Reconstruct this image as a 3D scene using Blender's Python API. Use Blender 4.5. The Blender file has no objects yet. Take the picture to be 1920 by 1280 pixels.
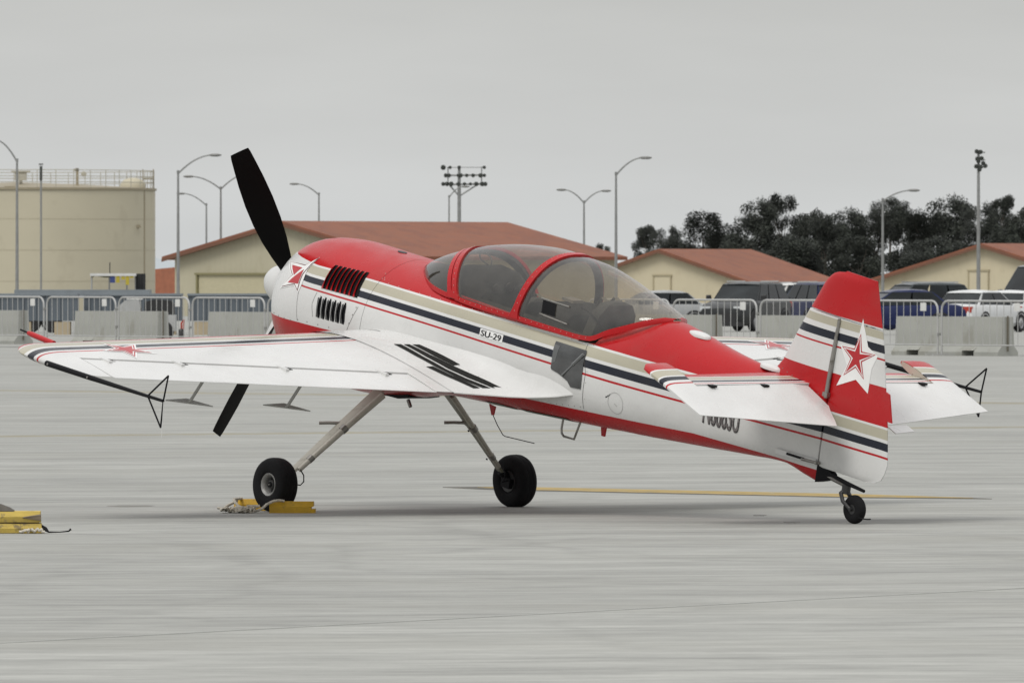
import bpy, bmesh, math, random
from math import pi, sin, cos, radians, sqrt
from mathutils import Vector, Matrix, Euler
from mathutils.bvhtree import BVHTree
from mathutils.geometry import tessellate_polygon

SC = bpy.context.scene
COL = SC.collection
rnd = random.Random(7)

# ---------------------------------------------------------------- camera
FPX, CAMH, HORIZON = 17500.0, 1.78, 506.0
cam_d = bpy.data.cameras.new('camera')
cam_d.sensor_width = 36.0
cam_d.lens = FPX / 1920 * 36
cam_d.clip_start = 1.0
cam_d.clip_end = 9000.0
cam_d.dof.use_dof = True
cam_d.dof.focus_distance = 68.5
cam_d.dof.aperture_fstop = 24.0
cam = bpy.data.objects.new('camera', cam_d)
COL.objects.link(cam)
cam.location = (0, 0, CAMH)
TILT = math.atan((640 - HORIZON) / FPX)
cam.rotation_euler = (pi / 2 - TILT, 0, 0)
SC.camera = cam
SC.render.resolution_x, SC.render.resolution_y = 1024, 682

# ---------------------------------------------------------------- sky: bright overcast
SUN_EL, SUN_ROT = radians(52), radians(214)
world = bpy.data.worlds.new('World')
SC.world = world
world.use_nodes = True
wt = world.node_tree
wt.nodes.clear()
wo = wt.nodes.new('ShaderNodeOutputWorld')
bg_sky = wt.nodes.new('ShaderNodeBackground')
bg_cl = wt.nodes.new('ShaderNodeBackground')
sky = wt.nodes.new('ShaderNodeTexSky')
sky.sky_type = 'NISHITA'
sky.sun_disc = False
sky.sun_elevation = SUN_EL
sky.sun_rotation = SUN_ROT
wt.links.new(sky.outputs[0], bg_sky.inputs[0])
bg_sky.inputs[1].default_value = 0.008
# cloud deck: CIE overcast gradient (zenith brighter than horizon) with faint soft cloud structure
geo = wt.nodes.new('ShaderNodeTexCoord')
sep = wt.nodes.new('ShaderNodeSeparateXYZ')
wt.links.new(geo.outputs['Generated'], sep.inputs[0])
rmp = wt.nodes.new('ShaderNodeValToRGB')
wt.links.new(sep.outputs[2], rmp.inputs[0])
cr = rmp.color_ramp
cr.elements[0].position = 0.0
cr.elements[0].color = (0.60, 0.615, 0.62, 1)
cr.elements[1].position = 1.0
cr.elements[1].color = (1.05, 1.05, 1.05, 1)
for p, c in ((0.010, (0.575, 0.585, 0.585)), (0.030, (0.515, 0.518, 0.510)), (0.08, (0.52, 0.52, 0.515)), (0.35, (0.75, 0.75, 0.75))):
    e = cr.elements.new(p); e.color = (*c, 1)
mp = wt.nodes.new('ShaderNodeMapping')
mp.inputs['Scale'].default_value = (6, 6, 30)
wt.links.new(geo.outputs['Generated'], mp.inputs[0])
nz = wt.nodes.new('ShaderNodeTexNoise')
nz.inputs['Scale'].default_value = 3.0
nz.inputs['Detail'].default_value = 4
wt.links.new(mp.outputs[0], nz.inputs[0])
mr = wt.nodes.new('ShaderNodeMapRange')
mr.inputs[1].default_value = 0.3; mr.inputs[2].default_value = 0.7
mr.inputs[3].default_value = 0.955; mr.inputs[4].default_value = 1.035
wt.links.new(nz.outputs[0], mr.inputs[0])
mul = wt.nodes.new('ShaderNodeVectorMath'); mul.operation = 'SCALE'
wt.links.new(rmp.outputs[0], mul.inputs[0])
wt.links.new(mr.outputs[0], mul.inputs['Scale'])
wt.links.new(mul.outputs[0], bg_cl.inputs[0])
bg_cl.inputs[1].default_value = 1.0
addw = wt.nodes.new('ShaderNodeAddShader')
wt.links.new(bg_sky.outputs[0], addw.inputs[0])
wt.links.new(bg_cl.outputs[0], addw.inputs[1])
wt.links.new(addw.outputs[0], wo.inputs[0])

sun_d = bpy.data.lights.new('sun', 'SUN')
sun_d.energy = 1.5
sun_d.angle = radians(26)
sun_d.color = (1.0, 0.97, 0.92)
sun = bpy.data.objects.new('sun', sun_d)
COL.objects.link(sun)
_sd = Vector((sin(SUN_ROT) * cos(SUN_EL), cos(SUN_ROT) * cos(SUN_EL), sin(SUN_EL)))
sun.rotation_euler = _sd.to_track_quat('Z', 'Y').to_euler()
sun.location = (0, 0, 60)

SC.view_settings.view_transform = 'Standard'
SC.view_settings.look = 'None'
SC.view_settings.exposure = 0.0
SC.view_settings.gamma = 1.0
SC.view_settings.use_curve_mapping = False
SC.cycles.max_bounces = 8
SC.cycles.transparent_max_bounces = 24

# ---------------------------------------------------------------- helpers
def gz(d):                       # ground height as a function of distance from the camera
    if d < 200: return 0.0
    if d < 1100: return -(d - 200) * 0.003
    return -2.7
def at(px, d, z=None):           # a place seen at column px, distance d, on the ground (or height z)
    return Vector(((px - 960) * d / FPX, d, gz(d) if z is None else z))
def hz(py, d):                   # height of what is seen at row py at distance d
    return CAMH + (HORIZON - py) * d / FPX

class MB:
    def __init__(s): s.v = []; s.f = []; s.m = []
    def add(s, vs, fs, mi=0):
        o = len(s.v); s.v += [tuple(v) for v in vs]
        for f in fs: s.f.append(tuple(i + o for i in f)); s.m.append(mi)
        return s
    def box(s, c, d, rz=0.0, mi=0, taper=1.0):
        x, y, z = d[0] / 2, d[1] / 2, d[2] / 2
        vs = []
        for sz, k in ((-1, 1.0), (1, taper)):
            for a, b in ((-1, -1), (1, -1), (1, 1), (-1, 1)):
                X, Y = a * x * k, b * y * k
                vs.append((c[0] + X * cos(rz) - Y * sin(rz), c[1] + X * sin(rz) + Y * cos(rz), c[2] + sz * z))
        return s.add(vs, [(3, 2, 1, 0), (4, 5, 6, 7), (0, 1, 5, 4), (1, 2, 6, 5), (2, 3, 7, 6), (3, 0, 4, 7)], mi)
    def loft(s, secs, closed=True, cap0=False, cap1=False, mi=0):
        n = len(secs[0]); vs = [p for q in secs for p in q]; fs = []
        for i in range(len(secs) - 1):
            for j in range(n if closed else n - 1):
                k = (j + 1) % n
                fs.append((i * n + j, i * n + k, (i + 1) * n + k, (i + 1) * n + j))
        if cap0: fs.append(tuple(range(n - 1, -1, -1)))
        if cap1: fs.append(tuple((len(secs) - 1) * n + j for j in range(n)))
        return s.add(vs, fs, mi)
    def tube(s, pts, r, n=8, mi=0, caps=True, flat=1.0):
        pts = [Vector(p) for p in pts]; rs = r if isinstance(r, (list, tuple)) else [r] * len(pts)
        secs = []; up = None
        for i, p in enumerate(pts):
            t = (pts[min(i + 1, len(pts) - 1)] - pts[max(i - 1, 0)]).normalized()
            if up is None:
                up = Vector((0, 0, 1)) if abs(t.z) < 0.9 else Vector((1, 0, 0))
            a = t.cross(up).normalized(); b = a.cross(t).normalized(); up = b
            secs.append([p + (a * cos(2 * pi * k / n) + b * flat * sin(2 * pi * k / n)) * rs[i] for k in range(n)])
        return s.loft(secs, True, caps, caps, mi)
    def prism(s, poly, axis_vec, mi=0):      # closed polygon (3d points) swept by a vector
        n = len(poly); a = [Vector(p) for p in poly]; b = [p + Vector(axis_vec) for p in a]
        return s.add(a + b, [tuple(range(n - 1, -1, -1)), tuple(range(n, 2 * n))] +
                     [(i, (i + 1) % n, n + (i + 1) % n, n + i) for i in range(n)], mi)
    def lathe(s, prof, c, ax, n=32, mi=0):   # prof: (radius, offset along axis)
        ax = Vector(ax).normalized(); u = ax.orthogonal().normalized(); w = ax.cross(u)
        c = Vector(c); secs = []
        for r, o in prof:
            secs.append([c + ax * o + (u * cos(2 * pi * k / n) + w * sin(2 * pi * k / n)) * r for k in range(n)])
        return s.loft(secs, True, False, False, mi)
    def build(s, name, mat, parent=None, smooth=None, loc=None):
        me = bpy.data.meshes.new(name)
        me.from_pydata(s.v, [], s.f)
        mats = mat if isinstance(mat, (list, tuple)) else [mat]
        for m in mats: me.materials.append(m)
        if len(mats) > 1: me.polygons.foreach_set('material_index', s.m)
        bm = bmesh.new(); bm.from_mesh(me)
        bmesh.ops.remove_doubles(bm, verts=bm.verts, dist=1e-5)
        bmesh.ops.recalc_face_normals(bm, faces=bm.faces)
        bm.to_mesh(me); bm.free()
        if smooth is not None:
            me.polygons.foreach_set('use_smooth', [True] * len(me.polygons))
            me.set_sharp_from_angle(angle=radians(smooth))
        o = bpy.data.objects.new(name, me)
        COL.objects.link(o)
        if parent is not None: o.parent = parent
        if loc is not None: o.location = loc
        return o

def tag(o, label=None, cat=None, group=None, kind=None):
    if label: o['label'] = label
    if cat: o['category'] = cat
    if group: o['group'] = group
    if kind: o['kind'] = kind
    return o
def empty(name, loc=(0, 0, 0), rz=0.0):
    o = bpy.data.objects.new(name, None); COL.objects.link(o)
    o.location = loc; o.rotation_euler = (0, 0, rz); o.empty_display_size = 0.3
    return o
def dup(root, loc, rz=0.0, label=None, group=None):
    r = root.copy(); COL.objects.link(r); r.location = loc; r.rotation_euler = (0, 0, rz)
    if label: r['label'] = label
    if group: r['group'] = group
    for ch in list(root.children):
        c = ch.copy(); COL.objects.link(c); c.parent = r
        for g in list(ch.children):
            d = g.copy(); COL.objects.link(d); d.parent = c
    return r

def nmath(nt, op, a, b=None, c=None, clamp=False):
    n = nt.nodes.new('ShaderNodeMath'); n.operation = op; n.use_clamp = clamp
    for i, v in enumerate((a, b, c)):
        if v is None: continue
        if isinstance(v, (int, float)): n.inputs[i].default_value = v
        else: nt.links.new(v, n.inputs[i])
    return n.outputs[0]
def nmix(nt, f, a, b):
    n = nt.nodes.new('ShaderNodeMix'); n.data_type = 'RGBA'
    for i, v in ((0, f), (6, a), (7, b)):
        if isinstance(v, (int, float)): n.inputs[i].default_value = v
        elif isinstance(v, tuple): n.inputs[i].default_value = (*v[:3], 1)
        else: nt.links.new(v, n.inputs[i])
    return n.outputs[2]
def nnoise(nt, scale, detail=4, coord='Object', vscale=None, rough=0.5, rot=0.0):
    tc = nt.nodes.new('ShaderNodeTexCoord'); src = tc.outputs[coord]
    if rot:
        m0 = nt.nodes.new('ShaderNodeMapping'); m0.inputs['Rotation'].default_value = (0, 0, rot); nt.links.new(src, m0.inputs[0]); src = m0.outputs[0]
    if vscale:
        m = nt.nodes.new('ShaderNodeMapping'); m.inputs['Scale'].default_value = vscale
        nt.links.new(src, m.inputs[0]); src = m.outputs[0]
    n = nt.nodes.new('ShaderNodeTexNoise'); n.inputs['Scale'].default_value = scale
    n.inputs['Detail'].default_value = detail; n.inputs['Roughness'].default_value = rough
    nt.links.new(src, n.inputs[0]); return n.outputs[0]
def nrange(nt, v, a, b, c, d):
    n = nt.nodes.new('ShaderNodeMapRange'); n.inputs[1].default_value = a; n.inputs[2].default_value = b
    n.inputs[3].default_value = c; n.inputs[4].default_value = d
    nt.links.new(v, n.inputs[0]); return n.outputs[0]
def nramp(nt, v, stops, lo, hi):             # hard-edged bands: stops = [(value, colour)...], colour holds from value upward
    f = nrange(nt, v, lo, hi, 0, 1)
    r = nt.nodes.new('ShaderNodeValToRGB'); r.color_ramp.interpolation = 'CONSTANT'
    el = r.color_ramp.elements
    P = [((s - lo) / (hi - lo), c) for s, c in stops]
    el[0].position = max(0, P[0][0]); el[0].color = (*P[0][1], 1)
    el[1].position = P[1][0]; el[1].color = (*P[1][1], 1)
    for p, c in P[2:]:
        e = el.new(p); e.color = (*c, 1)
    nt.links.new(f, r.inputs[0]); return r.outputs[0]

def mat(name, col, rough=0.5, metal=0.0, var=0.06, nscale=3.0, coat=0.0, bump=0.0, bscale=40.0, dirt=None, vscale=None, spec=0.5):
    m = bpy.data.materials.new(name); m.use_nodes = True
    nt = m.node_tree; b = nt.nodes['Principled BSDF']
    b.inputs['Roughness'].default_value = rough; b.inputs['Metallic'].default_value = metal
    b.inputs['Coat Weight'].default_value = coat; b.inputs['Coat Roughness'].default_value = 0.08
    b.inputs['Specular IOR Level'].default_value = spec
    n = nnoise(nt, nscale, 5, vscale=vscale)
    f = nrange(nt, n, 0.3, 0.7, 0, 1)
    lo = tuple(max(0, c * (1 - var)) for c in col); hi = tuple(c * (1 + var) for c in col)
    c = nmix(nt, f, lo, hi)
    if dirt:
        n2 = nnoise(nt, dirt[2], 6, rough=0.65)
        f2 = nrange(nt, n2, dirt[3], dirt[3] + 0.08, 0, dirt[1])
        c = nmix(nt, f2, c, dirt[0])
    nt.links.new(c, b.inputs['Base Color'])
    r = nrange(nt, n, 0.3, 0.7, max(0.02, rough - 0.06), rough + 0.06)
    nt.links.new(r, b.inputs['Roughness'])
    if bump:
        bn = nt.nodes.new('ShaderNodeBump'); bn.inputs['Strength'].default_value = bump
        bn.inputs['Distance'].default_value = 0.01
        nt.links.new(nnoise(nt, bscale, 4), bn.inputs['Height'])
        nt.links.new(bn.outputs[0], b.inputs['Normal'])
    return m
def lerp(a, b, t): return a + (b - a) * t
def interp(tab, x, k=1):         # tab: rows sorted by descending or ascending first entry
    T = sorted(tab)
    if x <= T[0][0]: return T[0][k]
    for a, b in zip(T, T[1:]):
        if x <= b[0]:
            return lerp(a[k], b[k], (x - a[0]) / (b[0] - a[0]))
    return T[-1][k]
def sinterp(tab, x, k=1):        # smooth (Catmull-Rom / monotone-ish) interpolation
    T = sorted(tab); n = len(T)
    if x <= T[0][0]: return T[0][k]
    if x >= T[-1][0]: return T[-1][k]
    for i in range(n - 1):
        if x <= T[i + 1][0]:
            x0, x1 = T[i][0], T[i + 1][0]; y0, y1 = T[i][k], T[i + 1][k]
            def sl(j):
                if j <= 0 or j >= n - 1:
                    j0, j1 = (0, 1) if j <= 0 else (n - 2, n - 1)
                    return (T[j1][k] - T[j0][k]) / (T[j1][0] - T[j0][0])
                a = (T[j][k] - T[j - 1][k]) / (T[j][0] - T[j - 1][0]); b = (T[j + 1][k] - T[j][k]) / (T[j + 1][0] - T[j][0])
                return 0.0 if a * b <= 0 else 2 * a * b / (a + b)
            h = x1 - x0; t = (x - x0) / h
            return ((2 * t**3 - 3 * t**2 + 1) * y0 + (t**3 - 2 * t**2 + t) * h * sl(i) +
                    (-2 * t**3 + 3 * t**2) * y1 + (t**3 - t**2) * h * sl(i + 1))
def frange(a, b, n): return [a + (b - a) * i / n for i in range(n + 1)]
# ================================================================= GROUND AND MARKINGS
def gpt(px, py, z=0.0):
    d = (CAMH - z) * FPX / (py - HORIZON); return Vector(((px - 960) * d / FPX, d, z))
def concrete():
    m = bpy.data.materials.new('apron_concrete'); m.use_nodes = True
    nt = m.node_tree; b = nt.nodes['Principled BSDF']
    b.inputs['Roughness'].default_value = 0.8
    n1 = nnoise(nt, 0.11, 5, rough=0.6)                          # broad tonal patches
    n2 = nnoise(nt, 1.1, 8, vscale=(0.30, 1.0, 1), rough=0.72, rot=radians(-10))    # traffic film drawn out along the lanes
    n3 = nnoise(nt, 3.6, 8, vscale=(0.32, 1.3, 1), rough=0.76, rot=radians(-5))
    n4 = nnoise(nt, 14.0, 4, rough=0.7)
    v = nmath(nt, 'MULTIPLY', nrange(nt, n1, 0.3, 0.7, 0.93, 1.06), nrange(nt, n2, 0.36, 0.64, 0.82, 1.13))
    v = nmath(nt, 'MULTIPLY', v, nrange(nt, n3, 0.35, 0.65, 0.80, 1.15))
    v = nmath(nt, 'MULTIPLY', v, nrange(nt, n4, 0.2, 0.8, 0.94, 1.06))
    # rubber scuffs: sparse dark drags
    n5 = nnoise(nt, 0.7, 7, vscale=(0.14, 1.5, 1), rough=0.66, rot=radians(-22))
    v = nmath(nt, 'MULTIPLY', v, nrange(nt, n5, 0.56, 0.72, 1.0, 0.72))
    # old tyre arcs: circles of rubber
    tc = nt.nodes.new('ShaderNodeTexCoord'); sp = nt.nodes.new('ShaderNodeSeparateXYZ'); nt.links.new(tc.outputs['Object'], sp.inputs[0])
    wob = nrange(nt, nnoise(nt, 0.5, 3), 0.3, 0.7, -0.25, 0.25)
    for cx_, cy_, r_, w_, k_ in ((-2.2, 61.5, 2.2, 0.16, 0.10), (1.4, 58.0, 2.6, 0.14, 0.09), (1.9, 60.2, 1.6, 0.12, 0.10), (-3.4, 57.4, 1.9, 0.16, 0.10), (2.6, 46.0, 2.3, 0.10, 0.07), (0.5, 53.2, 3.4, 0.14, 0.08), (-9.0, 54.0, 7.6, 0.15, 0.08), (5.5, 66.0, 6.0, 0.2, 0.09)):
        dx = nmath(nt, 'SUBTRACT', sp.outputs[0], cx_); dy = nmath(nt, 'SUBTRACT', sp.outputs[1], cy_)
        rr_ = nmath(nt, 'SQRT', nmath(nt, 'ADD', nmath(nt, 'MULTIPLY', dx, dx), nmath(nt, 'MULTIPLY', nmath(nt, 'MULTIPLY', dy, dy), 0.25)))
        q_ = nmath(nt, 'ABSOLUTE', nmath(nt, 'SUBTRACT', nmath(nt, 'ADD', rr_, wob), r_))
        v = nmath(nt, 'MULTIPLY', v, nrange(nt, q_, 0, w_, 1 - k_, 1.0))
    # the nearest slab was poured later and is a touch paler
    pa, pb = gpt(0, 1205), gpt(1920, 1102); sl = (pb.y - pa.y) / (pb.x - pa.x)
    sd = nmath(nt, 'SUBTRACT', sp.outputs[1], nmath(nt, 'MULTIPLY_ADD', sp.outputs[0], sl, pa.y - sl * pa.x))
    v = nmath(nt, 'MULTIPLY', v, nrange(nt, sd, -0.02, 0.02, 1.07, 1.0))
    c = nt.nodes.new('ShaderNodeVectorMath'); c.operation = 'SCALE'
    c.inputs[0].default_value = (0.330, 0.332, 0.309)
    nt.links.new(v, c.inputs['Scale'])
    t = nrange(nt, nnoise(nt, 0.35, 5, vscale=(0.3, 1, 1)), 0.5, 0.75, 0, 0.35)
    nt.links.new(nmix(nt, t, c.outputs[0], (0.26, 0.255, 0.22)), b.inputs['Base Color'])
    bn = nt.nodes.new('ShaderNodeBump'); bn.inputs['Strength'].default_value = 0.25; bn.inputs['Distance'].default_value = 0.004
    nt.links.new(n4, bn.inputs['Height']); nt.links.new(bn.outputs[0], b.inputs['Normal'])
    return m
M_conc = concrete()
q = MB(); ys = [-300, -60, 0, 20, 30] + list(range(35, 150, 5)) + [160, 180, 200, 230, 300, 400, 600, 800, 1100, 1600, 3000, 8000]
xs_ = [-1500, -400, -100, -40, -20] + list(range(-15, 16, 3)) + [20, 40, 100, 400, 1500]
q.loft([[(x, y, gz(y)) for x in xs_] for y in ys], False)
tag(q.build('ground', M_conc), 'pale grey concrete apron reaching the far buildings', kind='structure')

M_yel = mat('worn_yellow_paint', (0.36, 0.26, 0.09), 0.7, var=0.2, nscale=4, dirt=((0.30, 0.28, 0.2), 0.6, 5, 0.55))
M_mkblk = mat('marking_black_edge', (0.09, 0.085, 0.07), 0.8, var=0.3)
M_faint = mat('faded_yellow_line', (0.275, 0.255, 0.19), 0.8, var=0.1, nscale=1, dirt=((0.28, 0.28, 0.25), 0.8, 2, 0.5))
def strip(name, pts, wfn, m, z):
    q = MB(); n = 40; rows = []
    for i in range(n + 1):
        t = i / n; k = t * (len(pts) - 1); j = min(int(k), len(pts) - 2); p = pts[j].lerp(pts[j + 1], k - j)
        lo, hi = wfn(t); rows.append([(p.x, p.y + lo, 0.0), (p.x, p.y + lo + (hi - lo) * .02 + 1e-5, z), (p.x, p.y + hi, z)])
    q.loft(rows, False); return q.build(name, m)
YL = [gpt(895, 914.5), gpt(1825, 934.5)]
tp = lambda t: min(1, t / 0.12) * min(1, (1 - t) / 0.22)
o = strip('painted_line', [gpt(830, 913.5), gpt(1860, 935.2)], lambda t: (-0.60 * tp(t) ** .8, 0.60 * tp(t) ** .8), M_mkblk, 0.004); tag(o, 'dark edging of the yellow double taxi line', kind='structure')
for a, b in ((-0.44, -0.07), (0.07, 0.44)):
    o = strip('painted_line', YL, lambda t, a=a, b=b: (a * tp(t), b * tp(t)), M_yel, 0.008); tag(o, 'yellow stripe of the double taxi line behind the main wheels', kind='structure')
o = strip('painted_line', [gpt(-400, 822), gpt(960, 808), gpt(2400, 797)], lambda t: (-0.45, 0.45), M_faint, 0.004); tag(o, 'faded yellow line across the apron behind the aircraft', kind='structure')
o = strip('painted_line', [gpt(-400, 727), gpt(2400, 762)], lambda t: (-0.7, 0.7), M_faint, 0.004); tag(o, 'fainter faded line farther out on the apron', kind='structure')
M_jd = mat('slab_joint', (0.265, 0.265, 0.25), 0.9, var=0.2, nscale=2); M_jl = mat('slab_joint_edge', (0.385, 0.39, 0.365), 0.85, var=0.08, nscale=2)
JP = [gpt(-100, 1210.6), gpt(2100, 1093)]
JP = [gpt(0, 1205).lerp(gpt(1920, 1102), t) for t in (-0.05, 1.1)]
o = strip('slab_joint', JP, lambda t: (-0.06, 0.0), M_jl, 0.004); tag(o, kind='structure')
M_oil = mat('oil_stain', (0.15, 0.145, 0.125), 0.6, var=0.2)
def stain(px, py, w, d):
    c = gpt(px, py, 0.004); n = 26; r = random.Random(px)
    q = MB(); P_ = [(w / 2 * cos(2 * pi * i / n) * r.uniform(.7, 1), d / 2 * sin(2 * pi * i / n) * r.uniform(.6, 1)) for i in range(n)]
    q.loft([[(c.x + a, c.y + b, 0.0) for a, b in P_], [(c.x + a * .93, c.y + b * .93, 0.003) for a, b in P_]], True, False, True)
    tag(q.build('oil_stain', M_oil), kind='structure')
stain(245, 947.5, 0.42, 0.5); stain(1425, 965, 0.11, 0.35); stain(1485, 978, 0.13, 0.3)

# far hills, a pale ridge at the left
M_hill = mat('far_hill', (0.42, 0.46, 0.48), 1.0, var=0.04)
q = MB(); rows = []
for px in range(-900, 420, 60):
    p = at(px, 5000, -3); h = 13 + 3.0 * sin(px * 0.011) + 1.5 * sin(px * 0.035) - max(0, px - 240) * 0.06
    rows.append([(p.x, 4800, -3), (p.x, 5000, max(-2.5, h)), (p.x, 5600, -3)])
q.loft(rows, False); tag(q.build('hills', M_hill, smooth=60), kind='structure')

# ================================================================= TANK
M_tank = mat('tank_cream_paint', (0.50, 0.46, 0.345), 0.6, var=0.04, nscale=0.2, dirt=((0.42, 0.38, 0.28), 0.35, 0.35, 0.55))
M_tankseam = mat('tank_seam', (0.45, 0.41, 0.30), 0.6)
M_tankd = mat('tank_rim', (0.30, 0.26, 0.18), 0.6)
M_rail = mat('rail_pale', (0.42, 0.40, 0.33), 0.5)
TD = 800.0; kT = FPX / TD
tc_ = at(30, TD); TR = 261 / kT; ztop = hz(354, TD); zap = hz(341.5, TD)
tank = empty('storage_tank', tc_); tag(tank, 'big cream cylindrical storage tank with a railed roof at the left edge', 'tank')
def loc(o): return o
q = MB(); q.lathe([(TR, 0), (TR, ztop - tc_.z)], (0, 0, 0), (0, 0, 1), 96); q.build('shell', M_tank, tank, smooth=30)
q = MB(); q.lathe([(TR + .08, ztop - tc_.z - 0.18), (TR + .12, ztop - tc_.z - 0.16), (TR + .12, ztop - tc_.z + 0.02), (TR * 0.5, lerp(ztop, zap, .6) - tc_.z), (0, zap - tc_.z)], (0, 0, 0), (0, 0, 1), 96); q.build('roof', M_tankd, tank, smooth=30)
rh = ztop - tc_.z; RH = (354 - 321) / kT
for z in (RH, RH * 0.66, RH * 0.33):
    q = MB(); q.tube([((TR - .1) * cos(2 * pi * i / 64), (TR - .1) * sin(2 * pi * i / 64), rh + z) for i in range(65)], 0.035, 5, caps=False); q.build('handrail', M_rail, tank)
pm = MB(); pm.tube([(0, 0, 0), (0, 0, RH)], 0.035, 5); p0 = None
for i in range(46):
    a = 2 * pi * i / 46; L_ = ((TR - .1) * cos(a), (TR - .1) * sin(a), rh)
    if p0 is None: p0 = pm.build('rail_post', M_rail, tank, loc=L_)
    else: c = p0.copy(); COL.objects.link(c); c.parent = tank; c.location = L_
for zf in (.25, .5, .75):
    q = MB(); q.lathe([(TR + .012, rh * zf - .03), (TR + .012, rh * zf + .03)], (0, 0, 0), (0, 0, 1), 96); q.build('weld_seam', M_tankseam, tank, smooth=30)
def tx(px): return (px - 30) / kT
q = MB(); q.tube([(tx(273), -TR * 0.35, 0), (tx(273), -TR * 0.35, rh)], 0.13, 8); q.build('downpipe', M_tankd, tank)
q = MB(); q.box((tx(262), -TR * .45, hz(425, TD) - tc_.z), (0.6, 0.4, 0.25)); q.build('light_box', M_tankd, tank)
q = MB(); q.box((tx(46), -TR * 0.5, rh + 1.0), (1.0, 0.8, 0.7)); q.box((tx(46), -TR * .5, rh + 1.42), (1.6, 1.0, 0.12)); q.tube([(tx(46), -TR * .5, rh), (tx(46), -TR * .5, rh + .8)], .14, 8); q.build('vent_hood', M_rail, tank)
q = MB(); q.box((tx(32), -TR * .96, rh - 0.02), (0.9, 0.4, 0.28)); q.build('roof_fitting', M_tankd, tank)
q = MB(); q.box((tx(151), -TR * 0.5, rh + 0.9), (0.22, 0.3, 1.6)); q.box((tx(149), -TR * .5, rh + 1.55), (0.45, 0.3, 0.2)); q.build('vent_mast', M_tankd, tank)
q = MB(); q.lathe([(0.0, .12), (.22, .1), (.24, 0), (.22, -.1), (0, -.12)], (tx(163), -TR * .5, rh + 1.2), (0, 1, 0), 16); q.build('gauge', M_rail, tank)
q = MB(); q.loft([[(tx(252) + 1.1 * cos(2 * pi * i / 20) * k, -TR * .25 + 1.1 * sin(2 * pi * i / 20) * k, rh + z) for i in range(20)] for k, z in ((1, 0), (1, .35), (.7, .75), (.2, .9))], True, False, True); q.build('hatch_dome', M_tank, tank, smooth=50)
q = MB(); q.box((tx(279), -TR * .1, rh + RH * .55), (0.95, 0.9, 0.1))
for dx in (-.45, .45): q.box((tx(279) + dx, -TR * .1, rh + RH * .55), (0.09, 0.09, RH * 1.1))
q.build('ladder_platform', M_tankd, tank)

# ================================================================= BUILDINGS
def wall_mat(name, col, rib):
    m = mat(name, col, 0.7, var=0.05, nscale=0.3, dirt=((col[0] * .75, col[1] * .72, col[2] * .65), 0.3, 0.4, 0.55))
    nt = m.node_tree; b = nt.nodes['Principled BSDF']
    tc = nt.nodes.new('ShaderNodeTexCoord'); w = nt.nodes.new('ShaderNodeTexWave'); w.inputs['Scale'].default_value = rib
    nt.links.new(tc.outputs['Object'], w.inputs[0]); bn = nt.nodes.new('ShaderNodeBump'); bn.inputs['Strength'].default_value = 0.6; bn.inputs['Distance'].default_value = 0.03
    nt.links.new(w.outputs['Fac'], bn.inputs['Height']); nt.links.new(bn.outputs[0], b.inputs['Normal'])
    return m
M_wallA = wall_mat('ribbed_cream_cladding', (0.44, 0.41, 0.30), 0.7)
M_wallB = wall_mat('cream_cladding', (0.56, 0.50, 0.355), 0.35)
def roof_mat():
    m = mat('terracotta_roof', (0.235, 0.088, 0.048), 0.75, var=0.12, nscale=1.2, dirt=((0.16, 0.06, 0.04), 0.4, 0.5, 0.5))
    nt = m.node_tree; b = nt.nodes['Principled BSDF']
    tc = nt.nodes.new('ShaderNodeTexCoord'); w = nt.nodes.new('ShaderNodeTexWave'); w.inputs['Scale'].default_value = 1.1; w.bands_direction = 'Y'
    nt.links.new(tc.outputs['Object'], w.inputs[0]); bn = nt.nodes.new('ShaderNodeBump'); bn.inputs['Strength'].default_value = 0.8; bn.inputs['Distance'].default_value = 0.05
    nt.links.new(w.outputs['Fac'], bn.inputs['Height']); nt.links.new(bn.outputs[0], b.inputs['Normal'])
    return m
M_roof = roof_mat(); M_fascia = mat('fascia_brown', (0.16, 0.075, 0.045), 0.7); M_trim = mat('cream_trim', (0.40, 0.35, 0.23), 0.7); M_olive = mat('olive_trim', (0.22, 0.20, 0.10), 0.7)
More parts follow.
